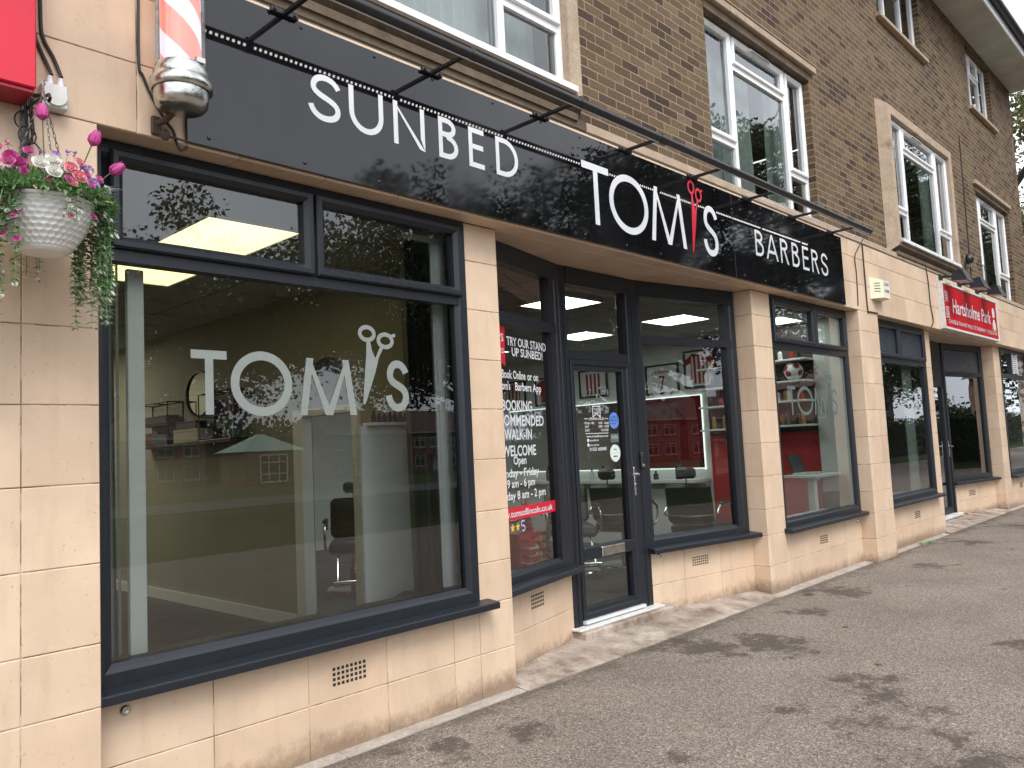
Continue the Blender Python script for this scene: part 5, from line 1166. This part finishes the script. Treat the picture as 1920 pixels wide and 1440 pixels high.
for k in range(3):
    a=.5+k*2*PI/3;e=Vector((.138*math.cos(a),.138*math.sin(a),.19));v=e-Vector(top);mb=MB();nl=24
    for i in range(nl):
        c=Vector(top)+v*((i+.5)/nl);d=v.normalized();x,y=mb.basis(d);s=x if i%2 else y
        mb.tube([c+d*(.011*math.cos(t))+s*(.0042*math.sin(t)) for t in [q*2*PI/10 for q in range(10)]],.0014,5,closed=True)
    hb_('chain',mb,plain('chain_metal',(.20,.19,.17,1),.35,.3,60,.5,.9) if k==0 else bpy.data.materials['chain_metal'])
mb=MB();mb.tube([(0,0,.585),(0,.004,.605),(.006,0,.622),(0,0,.632),(-.006,0,.622),(0,-.004,.605)],.0022,6,closed=True);hb_('hook',mb,bpy.data.materials['chain_metal'])
def leaf(mb,p,d,l,w,up=(0,0,1)):
    d=Vector(d).normalized();s=d.cross(Vector(up))
    if s.length<.05:s=d.cross(Vector((1,0,0)))
    s.normalize();nn=s.cross(d);p=Vector(p)
    mb.add([p,p+d*l*.45+s*w*.5-nn*w*.10,p+d*l+nn*(-l*.18),p+d*l*.45-s*w*.5-nn*w*.10,p+d*l*.5+nn*w*.08],[(0,1,4),(1,2,4),(2,3,4),(3,0,4)],True)
def rv(a=1): return Vector((R.uniform(-1,1),R.uniform(-1,1),R.uniform(-1,1))).normalized()*a
def ros(mb,c,d,r,layers=4):
    d=Vector(d).normalized();x,y=mb.basis(d);c=Vector(c)
    for L_ in range(layers):
        k=5 if L_ else 3;f=(L_+1)/layers
        for i in range(k):
            a=2*PI*(i+.37*L_)/k;o=x*math.cos(a)+y*math.sin(a);t=d.cross(o);rr=r*f
            p0=c-d*r*.35;pts=[]
            for (u,h_,wd) in ((.15,0,.25),(.7,.45-.15*f,.75),(1.0,1.0-.62*f,.62),(.93,1.12-.62*f,.30)):
                for sgn in (-1,0,1): pts.append(p0+o*rr*u*(1-.10*abs(sgn))+t*rr*wd*sgn*.8+d*r*h_)
            mb.add(pts,[(j*3+q,j*3+q+1,j*3+q+4,j*3+q+3) for j in range(3) for q in range(2)],True)
    return mb
# foliage mound
mb=MB()
for i in range(2300):
    a=R.uniform(0,2*PI);rr=.222*math.sqrt(R.random());p=Vector((rr*math.cos(a),rr*math.sin(a),.160+R.uniform(0,.12)*max(.15,1-(rr/.24)**2)+.015));d=Vector((math.cos(a)*.7,math.sin(a)*.7,R.uniform(-.4,.9)))+rv(.5);leaf(mb,p,d,R.uniform(.018,.038),R.uniform(.008,.017))
hb_('leaf_mound',mb,M['leaf_basket'],kind='stuff')
mb=MB()
for i in range(620):
    a=R.uniform(0,2*PI);rr=.21*math.sqrt(R.random());p=Vector((rr*math.cos(a),rr*math.sin(a),.20+R.uniform(0,.07)*(1-(rr/.2)**2)));d=Vector((math.cos(a)*.5,math.sin(a)*.5,1))+rv(.5);leaf(mb,p,d,R.uniform(.02,.045),R.uniform(.003,.007))
hb_('feathery_sprigs',mb,M['leaf_pale'],kind='stuff')
# trailing stems with leaf pairs and small flowers
def trail(px,py,ln,fl,dens=1,mat='leaf_basket',out=.02):
    mb=MB();a=math.atan2(py,px);path=[];p=Vector((px,py,.20));d=Vector((math.cos(a)*.6,math.sin(a)*.6,.1))
    n=max(6,int(ln/.022));w=rv(.3);w.z=0
    for i in range(n):
        path.append(p.copy());d=(d*.55+Vector((0,0,-1))*.55+w*.05+rv(.10));d.normalize();p=p+d*.022
    mb.tube(path,.0013,4);fl_=[]
    for i,q in enumerate(path[1:]):
        for k in range(2*dens):
            b=R.uniform(0,2*PI);leaf(mb,q,(math.cos(b),math.sin(b),R.uniform(-.4,.4)),R.uniform(.018,.032),R.uniform(.007,.012))
        if R.random()<fl: fl_.append(q+rv(.012))
    fl_.append(path[-1]);s=hb_('trailing_stem',mb,M[mat]);return s,fl_
blos=[]
for k in range(42):                                # left clump, pink flowers
    a=PI+R.uniform(-.8,.9);r=.172+R.uniform(-.015,.03);s,f=trail(r*math.cos(a),r*math.sin(a),R.uniform(.14,.50),.26,3);blos+=[(q,'magenta' if R.random()<.5 else 'pink') if i<len(f)-1 else (q,'whitep' if R.random()<.5 else 'pink') for i,q in enumerate(f)]
for k in range(40):                                # right clump, white flowers
    a=R.uniform(-.55,.75);r=.160+R.uniform(-.02,.03);s,f=trail(r*math.cos(a),r*math.sin(a),R.uniform(.14,.48),.34,3,'leaf_basket' if k%3 else 'leaf_pale');blos+=[(q,'whitep') for q in f]
for k in range(6):                                 # a few down the front
    a=-PI/2+R.uniform(-.9,.9);r=.168;s,f=trail(r*math.cos(a),r*math.sin(a),R.uniform(.06,.17),.25,1);blos+=[(q,'magenta') for q in f]
for k in range(3):
    a=PI/2+R.uniform(-.6,.6);r=.13;s,f=trail(r*math.cos(a),r*math.sin(a),R.uniform(.26,.32),.05,1);blos+=[(f[-1],'whitep')]
R.shuffle(blos)
for q,c in blos[:78]: hb_('blossom',ros(MB(),q,Vector((q.x,q.y-.1,.15)),R.uniform(.011,.0165),2),M[c])
mb=[MB() for _ in range(1)][0]
for q,c in blos[78:]: ros(mb,q,Vector((q.x,q.y-.1,.15)),.010,2)
if mb.v: hb_('blossom_cluster',mb,M['whitep'],kind='stuff')
for (x,y,z,r,c) in ((-.06,-.10,.31,.019,'pink'),(.02,-.09,.318,.017,'lilac'),(.11,-.07,.30,.02,'lilac'),(.15,-.09,.262,.018,'pink'),(-.14,-.07,.31,.02,'pink'),(.09,-.09,.31,.018,'salmon'),(.19,-.05,.245,.019,'whitep'),(.03,-.17,.215,.014,'pink'),(.10,-.16,.21,.014,'pink'),(-.09,-.16,.215,.014,'magenta'),(-.038,-.135,.265,.027,'whitep'),(.002,-.125,.285,.027,'whitep'),(-.004,-.150,.238,.027,'whitep'),(.050,-.135,.263,.025,'salmon'),(.072,-.140,.240,.026,'salmon'),(.128,-.105,.236,.024,'lilac'),
    (-.108,-.09,.283,.024,'magenta'),(-.085,-.105,.262,.023,'magenta'),(-.118,-.11,.258,.022,'pink'),(.160,-.06,.222,.026,'salmon'),(.100,-.125,.256,.015,'pink'),(-.165,-.05,.262,.026,'whitep'),(.18,.0,.21,.022,'whitep'),(.066,-.1,.286,.016,'pink'),(.045,-.165,.205,.016,'salmon'),(-.16,-.09,.215,.016,'salmon'),(-.02,-.15,.20,.012,'magenta'),(-.15,-.03,.285,.02,'pink'),(-.19,.02,.25,.028,'whitep')):
    hb_('rose',ros(MB(),(x*1.08-.026,y*1.12-.045,z-.004),(x*.8,y*1.2-.1,.12),r*1.02,4),M[c])
for i in range(78):                                # lilac sprig heads standing above the roses
    a=R.uniform(0,2*PI);rr=R.uniform(.06,.20);z=R.uniform(.26,.335)
    if R.random()<.35 and -.3>math.sin(a): continue
    mb=MB();p=Vector((rr*math.cos(a),rr*math.sin(a),z))
    for k in range(8): leaf(mb,p,rv(1)+Vector((0,0,.5)),.017,.009)
    mb.tube([p,p*.85+Vector((0,0,-.04))],.001,4);hb_('lilac_sprig',mb,M['lilac'] if R.random()<.75 else M['pink'])
def tulip(base,tip,c):
    d=Vector(tip)-Vector(base);mb=MB();mb.tube([base,Vector(base)+d*.5+Vector((.004,0,-.004)),tip],.0022,6);t=hb_('tulip',mb,M['stem']);d.normalize()
    q=MB();x,y=q.basis(d);T=Vector(tip)
    for i in range(6):
        a=2*PI*i/6;o=x*math.cos(a)+y*math.sin(a);s=d.cross(o);pts=[]
        for (u,h_,wd) in ((.002,-.004,.004),(.017,.010,.014),(.020,.026,.014),(.015,.044,.009),(.009+.004*(i%2),.056,.002)):
            for sg_ in (-1,0,1): pts.append(T+o*(u*(1-.12*abs(sg_)))+s*wd*sg_+d*h_)
        q.add(pts,[(j*3+k,j*3+k+1,j*3+k+4,j*3+k+3) for j in range(4) for k in range(2)],True)
    o=obj('tulip_head',q,M[c],t)
tulip((-.006,-.02,.20),(-.012,-.03,.475),'magenta');tulip((.065,-.08,.24),(.118,-.125,.385),'magenta');tulip((.115,-.09,.24),(.180,-.13,.295),'magenta');tulip((-.08,-.02,.24),(-.098,-.03,.285),'magenta')
mb=MB()
for i in range(26):
    a=R.uniform(-.5,.5);p=Vector((.16*math.cos(a),.16*math.sin(a)-.02,.235));leaf(mb,p,(math.cos(a),math.sin(a)-.2,R.uniform(-.15,.6)),R.uniform(.05,.095),.007)
hb_('blue_grey_fronds',mb,leafm('frond_blue',(.16,.27,.27,1),(.28,.36,.38,1)))

# ------------------------------------------------------------------ bits on the pavement
mb=MB();mb.add([(7.243,-.197,.004),(7.373,-.216,.004),(7.328,-.30,.004),(7.197,-.276,.004)],[(0,1,2,3)]);mb.mi=1;mb.add([(7.235,-.190,.0025),(7.385,-.212,.0025),(7.335,-.312,.0025),(7.185,-.283,.0025)],[(0,1,2,3)])
tag(obj('stopcock_cover',mb,[M['gutter'],M['apron']]),'small dark square stopcock cover set in the tarmac','cover')
wd=MB()
for i in range(90):
    a=R.uniform(0,2*PI);leaf(wd,(11.25+R.uniform(-.22,.22),-.10+R.uniform(-.03,.03),.004),(math.cos(a),math.sin(a),R.uniform(.3,1.3)),R.uniform(.03,.075),R.uniform(.008,.018))
tag(obj('weed_tuft',wd,M['leaf_pale']),'small green weed growing at the foot of the tiled wall','weed')
LB=leafm('dead_leaf',(.16,.07,.03,1),(.26,.14,.06,1),.1)
places=[(13.1,.10),(14.3,.40),(14.5,.36),(14.62,.30),(14.75,.33),(14.9,.26),(15.0,.29),(15.15,.22),(15.3,.20),(15.5,.14),(14.0,.1),(13.6,-.2),(14.8,-.2),(15.2,-.35),(13.0,-.6),(11.9,-.45),(12.3,-.3),(11.0,-1.1),(9.6,-.9),(6.2,-1.0),(8.3,-1.6),(5.3,-1.55),(15.6,-.8),(16.4,-.5)]
for i,(x,y) in enumerate(places):
    mb=MB();a=R.uniform(0,6.3);s=R.uniform(.025,.05);z=.05 if y>.15 else (.03 if y>0 else .003)
    c,s2=math.cos(a),math.sin(a)
    for (u,v,w) in ((0,1,1),(.75,.65,.8),(-.75,.65,.8),(.9,-.1,.6),(-.9,-.1,.6)): leaf(mb,(x,y,z+.004),(c*u-s2*v,s2*u+c*v,.15),s*w,s*.55)
    mb.tube([(x,y,z+.005),(x+s2*s,y-c*s,z+.010)],.0012,4)
    near='by the far doorway' if y>-.05 else 'on the open tarmac'
    tag(obj('fallen_leaf',mb,LB),'small brown fallen leaf lying '+near,'leaf','fallen leaves '+near)
mb=MB();rr=random.Random(5)
for i in range(52):
    t=i/52;x=3.25+4.4*t;y=-1.51+.28*t+.012*math.sin(i);
    if rr.random()<.8: mb.quad((x,y-.006,.0022),(x+.085,y-.006+.005,.0022),(x+.085,y+.005+rr.uniform(0,.004),.0022),(x,y+.006,.0022))
obj('worn_line',mb,plain('worn_paint',(.17,.155,.14,1),.9,.3,90),kind='structure',label='faint worn pale line along the tarmac')

# ------------------------------------------------------------------ across the green: houses and trees that the glass reflects
HWT=plain('aged_white_trim',(.36,.36,.35,1),.5,.1,3)
def house(loc,rz,label,w=11.0,gable=False,h=5.1,dep=8.0,proto={}):
    key=(w,gable,h)
    if key in proto:
        c=copy_tree(proto[key]);c.location=loc;c.rotation_euler=(0,0,rz);c['label']=label;return c
    t=thing('brick_house',label,'house',loc,'red brick houses across the green',rz);add=lambda n,mb,m,p=t:obj(n,mb,m,p,world=False)
    mb=MB();mb.box(-w/2,w/2,-dep,0,-.5,h)
    if gable: mb.add([(-w/2,.0,h),(w/2,.0,h),(0,.0,h+3.4),(-w/2,-dep,h),(w/2,-dep,h),(0,-dep,h+3.4)],[(0,1,2),(4,3,5)])
    add('house_wall',mb,M['redbrick']);mb=MB();o=.4
    if gable: mb.add([(-w/2-o,o,h-.25),(0,o,h+3.45),(0,-dep-o,h+3.45),(-w/2-o,-dep-o,h-.25),(w/2+o,o,h-.25),(w/2+o,-dep-o,h-.25)],[(0,1,2,3),(1,4,5,2)])
    else: mb.add([(-w/2-o,o,h-.05),(w/2+o,o,h-.05),(w/2-.1,-dep/2,h+3.0),(-w/2+.1,-dep/2,h+3.0),(-w/2-o,-dep-o,h-.05),(w/2+o,-dep-o,h-.05)],[(0,1,2,3),(3,2,5,4),(0,3,4),(1,5,2)])
    rf=add('roof',mb,M['roof_tile']);mb=MB();mb.box(w*.28,w*.28+.9,-dep/2-.4,-dep/2+.4,h+1.8,h+3.9);add('chimney',mb,M['redbrick'],rf)
    mb=MB();mb.box(-w/2-o,w/2+o,.30,.42,h-.16,h+.04) if not gable else mb.box(-w/2,w/2,.0,.10,h*.5,h*.5+.15);add('eaves_board',mb,HWT)
    xs_=[-w*.36,-w*.12,w*.12,w*.36]
    for i,x in enumerate(xs_):
        for z,hh in ((.75,1.35),(3.15,1.25)):
            if z<1 and i==1: continue
            mb=MB();mb.frame(x-.85,x+.85,z,z+hh,[(0,.02),(0,.06),(.11,.06),(.12,.015)]);mb.box(x-.06,x+.06,.01,.055,z+.05,z+hh-.05);mb.box(x-.8,x+.8,.01,.054,z+hh*.68,z+hh*.68+.09);mb.box(x-.95,x+.95,.0,.16,z-.10,z-.002);wn=add('window',mb,HWT)
            mb=MB();mb.quad((x-.8,.02,z+.05),(x+.8,.02,z+.05),(x+.8,.02,z+hh-.05),(x-.8,.02,z+hh-.05));add('pane',mb,plain('house_glass',(.02,.022,.025,1),.05,.1,1),wn)
    x=xs_[1];mb=MB();mb.box(x-.5,x+.5,.0,.06,-.1,2.05);add('front_door',mb,HWT);mb=MB();mb.box(x-.9,x+.9,.0,.9,2.15,2.3);add('porch_canopy',mb,HWT)
    proto[key]=t;return t
for i,x in enumerate((8,21,34,58,71,84,97,110,124)):
    house((x,-75-.12*abs(x-60),-.85),0,'two storey red brick house in the row across the green')
house((66,-21,-.1),.35,'gabled red brick house near the far end of the parade',9.0,True,5.6)
house((92,-33,-.2),.45,'gabled red brick house set back beyond the far end of the parade',9.0,True,5.6)
hl=thing('village_hall','low brick hall with a pale green hipped roof across the green','hall',(41.5,-68,-.8))
mb=MB();mb.box(-3,3,-5,0,-.4,3.3);obj('hall_wall',mb,M['redbrick'],hl,world=False)
mb=MB();mb.add([(-3.4,.4,3.25),(3.4,.4,3.25),(.3,-2.5,5.0),(-.3,-2.5,5.0),(-3.4,-5.4,3.25),(3.4,-5.4,3.25)],[(0,1,2,3),(3,2,5,4),(0,3,4),(1,5,2)]);rf=obj('roof',mb,plain('green_copper',(.38,.52,.44,1),.6,.1,1),hl,world=False)
mb=MB();mb.cyl((0,-2.5,4.95),(0,-2.5,6.6),.05,n=6);obj('finial',mb,M['black_metal'],rf)
mb=MB();mb.frame(-1.5,1.5,.2,2.9,[(0,.02),(0,.08),(.12,.08),(.13,.02)])
for x in (-.55,.55): mb.box(x-.05,x+.05,.015,.07,.25,2.85)
for z in (1.0,2.1): mb.box(-1.4,1.4,.015,.068,z,z+.1)
wn=obj('window',mb,M['upvc_white'],hl,world=False);mb=MB();mb.quad((-1.4,.02,.3),(1.4,.02,.3),(1.4,.02,2.8),(-1.4,.02,2.8));obj('pane',mb,bpy.data.materials['house_glass'],wn)
import numpy as np
def tree(loc,label,ht,cr,n,ls,mat='leaf_tree',seed=1,low=.32,squash=.75,name='tree',group='leafy trees across the road from the shops',off=(0,0),ncl=52):
    T=random.Random(seed);G=np.random.default_rng(seed);t=thing(name,label,'tree',loc,group)
    mb=MB();tips=[];th=ht*.36;ox,oy=off
    mb.tube([(0,0,-.6),(.05,0,th*.4),(ox*.15,.08+oy*.15,th),(ox*.5+.1,oy*.5,ht*.62)],[ht*.030,ht*.025,ht*.021,ht*.010],10)
    for i in range(15):
        a=T.uniform(0,2*PI);z0=T.uniform(th*.7,ht*.6);l=cr*T.uniform(.6,.95);bx=ox*.15 if z0<th else ox*.3
        e=Vector((ox+math.cos(a)*l,oy+math.sin(a)*l,z0+T.uniform(.05,.30)*ht));s=Vector((bx,0.05,z0));m_=s.lerp(e,.5);m_.z=z0+(e.z-z0)*.7
        mb.tube([s,m_,e],[ht*.011,ht*.007,ht*.003],6);tips+=[m_,e,(m_+e)/2]
        for k in range(3):
            b=e+Vector((T.uniform(-1,1),T.uniform(-1,1),T.uniform(-.3,.8)))*cr*.3;mb.tube([(m_+e)/2,b],[ht*.004,ht*.0015],5);tips.append(b)
    obj('trunk',mb,M['bark'],t,world=False)
    cl=[]
    for i in range(ncl):
        a=T.uniform(0,2*PI);u=T.uniform(-1,1);r=T.random()**.45;s=math.sqrt(1-u*u);cl.append((ox+math.cos(a)*s*cr*r,oy+math.sin(a)*s*cr*r,ht*(low+1)/2+u*r*ht*(1-low)/2,cr*T.uniform(.16,.34)))
    for p in tips[::2]: cl.append((p.x,p.y,p.z,cr*T.uniform(.14,.24)))
    cl=np.array(cl);k=G.integers(0,len(cl),n);c=cl[k]
    def unit(x): return x/np.linalg.norm(x,axis=1,keepdims=True)
    dd=unit(G.normal(size=(n,3)))*(c[:,3]*G.random(n)**.4)[:,None];dd[:,2]*=squash;p=c[:,:3]+dd
    v=unit(G.normal(size=(n,3))*[1,1,.7]+[0,0,-.25]);w=unit(np.cross(v,G.normal(size=(n,3))));l=(ls*G.uniform(.6,1.3,n))[:,None]
    V=np.stack([p,p+v*l*.5+w*l*.32,p+v*l,p+v*l*.5-w*l*.32],1).reshape(-1,3)
    me=bpy.data.meshes.new('crown');me.vertices.add(4*n);me.vertices.foreach_set('co',V.ravel());me.loops.add(4*n);me.loops.foreach_set('vertex_index',np.arange(4*n,dtype=np.int32))
    me.polygons.add(n);me.polygons.foreach_set('loop_start',np.arange(0,4*n,4,dtype=np.int32));me.polygons.foreach_set('loop_total',np.full(n,4,dtype=np.int32));me.update(calc_edges=True);me.validate();me.materials.append(M[mat])
    obj('crown',me,None,t,world=False);return t
def hedge(x0,x1,y,h,label,n,seed):
    G=np.random.default_rng(seed);t=thing('hedge',label,'hedge',((x0+x1)/2,y,-.1));L_=(x1-x0)/2
    mb=MB();mb.box(-L_,L_,-.5,.5,-.3,h-.25);obj('hedge_core',mb,plain('hedge_core',(.010,.016,.006,1),.95,.4,3),t,world=False)
    p=np.stack([G.uniform(-L_,L_,n),G.normal(0,.42,n).clip(-.8,.8),G.random(n)**.8*h],1);p[:,2]*=1+.08*np.sin(p[:,0]*1.7)
    def unit(x): return x/np.linalg.norm(x,axis=1,keepdims=True)
    v=unit(G.normal(size=(n,3)));w=unit(np.cross(v,G.normal(size=(n,3))));l=(.16*G.uniform(.6,1.3,n))[:,None]
    V=np.stack([p,p+v*l*.5+w*l*.32,p+v*l,p+v*l*.5-w*l*.32],1).reshape(-1,3)
    mb=MB();mb.v=[tuple(q) for q in V.tolist()];mb.f=[[4*i,4*i+1,4*i+2,4*i+3] for i in range(n)];mb.m=[0]*n;mb.sm=[False]*n;obj('hedge_leaves',mb,M['leaf_tree'],t,world=False)
tree((7.6,-20,-.15),'broad leafy tree across the road opposite the big left window',9.4,5.2,42000,.17,seed=11,off=(4.6,0),low=.36)
tree((23.3,-20.5,-.15),'leafy tree opposite the shop door, second along the green',11.6,6.8,60000,.18,seed=12,off=(-1.5,0),low=.34,ncl=80)
tree((30,-16,-.12),'tall dense tree opposite the right hand shops',17,6.8,60000,.20,seed=13,low=.18,ncl=75)
tree((37,-11,-.05),'very tall tree standing close to the far end of the parade',18,6.6,60000,.20,seed=14,low=.16,ncl=75)
tree((54,-9.5,-.05),'very tall tree beside the road beyond the far end of the parade',17,7.0,36000,.24,seed=15,low=.14,ncl=75)
tree((72,-15,-.1),'large tree beyond the hedge at the far end',18,8.0,26000,.32,seed=20,low=.12,ncl=70)
tree((40,-25,-.2),'rounded tree farther back on the green at the right',13,6.5,24000,.26,seed=16,low=.25)
tree((1.5,-36,-.4),'smaller tree out on the green at the left',6.5,3.4,12000,.20,seed=17)
G_=np.random.default_rng(77);n_=90000;cx_=G_.uniform(-30,190,140);p_=np.stack([cx_,G_.uniform(-100,-90,140),np.where(cx_<49,G_.uniform(1.5,9.0,140),G_.uniform(1.5,4.5,140))],1)[G_.integers(0,140,n_)]+G_.normal(size=(n_,3))*[2.6,1.5,1.7]
v_=G_.normal(size=(n_,3));v_/=np.linalg.norm(v_,axis=1,keepdims=True);w_=np.cross(v_,G_.normal(size=(n_,3)));w_/=np.linalg.norm(w_,axis=1,keepdims=True)
mb=MB();mb.v=[tuple(q) for q in np.stack([p_,p_+v_*.35+w_*.3,p_+v_*.7,p_+v_*.35-w_*.3],1).reshape(-1,3).tolist()];mb.f=[[4*i,4*i+1,4*i+2,4*i+3] for i in range(n_)];mb.m=[0]*n_;mb.sm=[False]*n_
tag(obj('far_wood',mb,M['leaf_tree']),'dark line of far trees behind the houses across the green','wood',kind='stuff')
hedge(36,64,-13.8,2.2,'clipped dark hedge along the green beyond the far end',14000,31)
hedge(66,120,-14.5,2.6,'taller dark hedge beyond the gabled houses',20000,32)
tree((30.5,3.2,-.1),'turning tree with bare limbs behind the end of the building',13.5,5.6,26000,.17,'leaf_autumn',18,.18,group=None)
tree((36,8,-.1),'dark leafy tree farther behind the end of the building',12,5.0,16000,.22,'leaf_tree',19,.15,group=None)
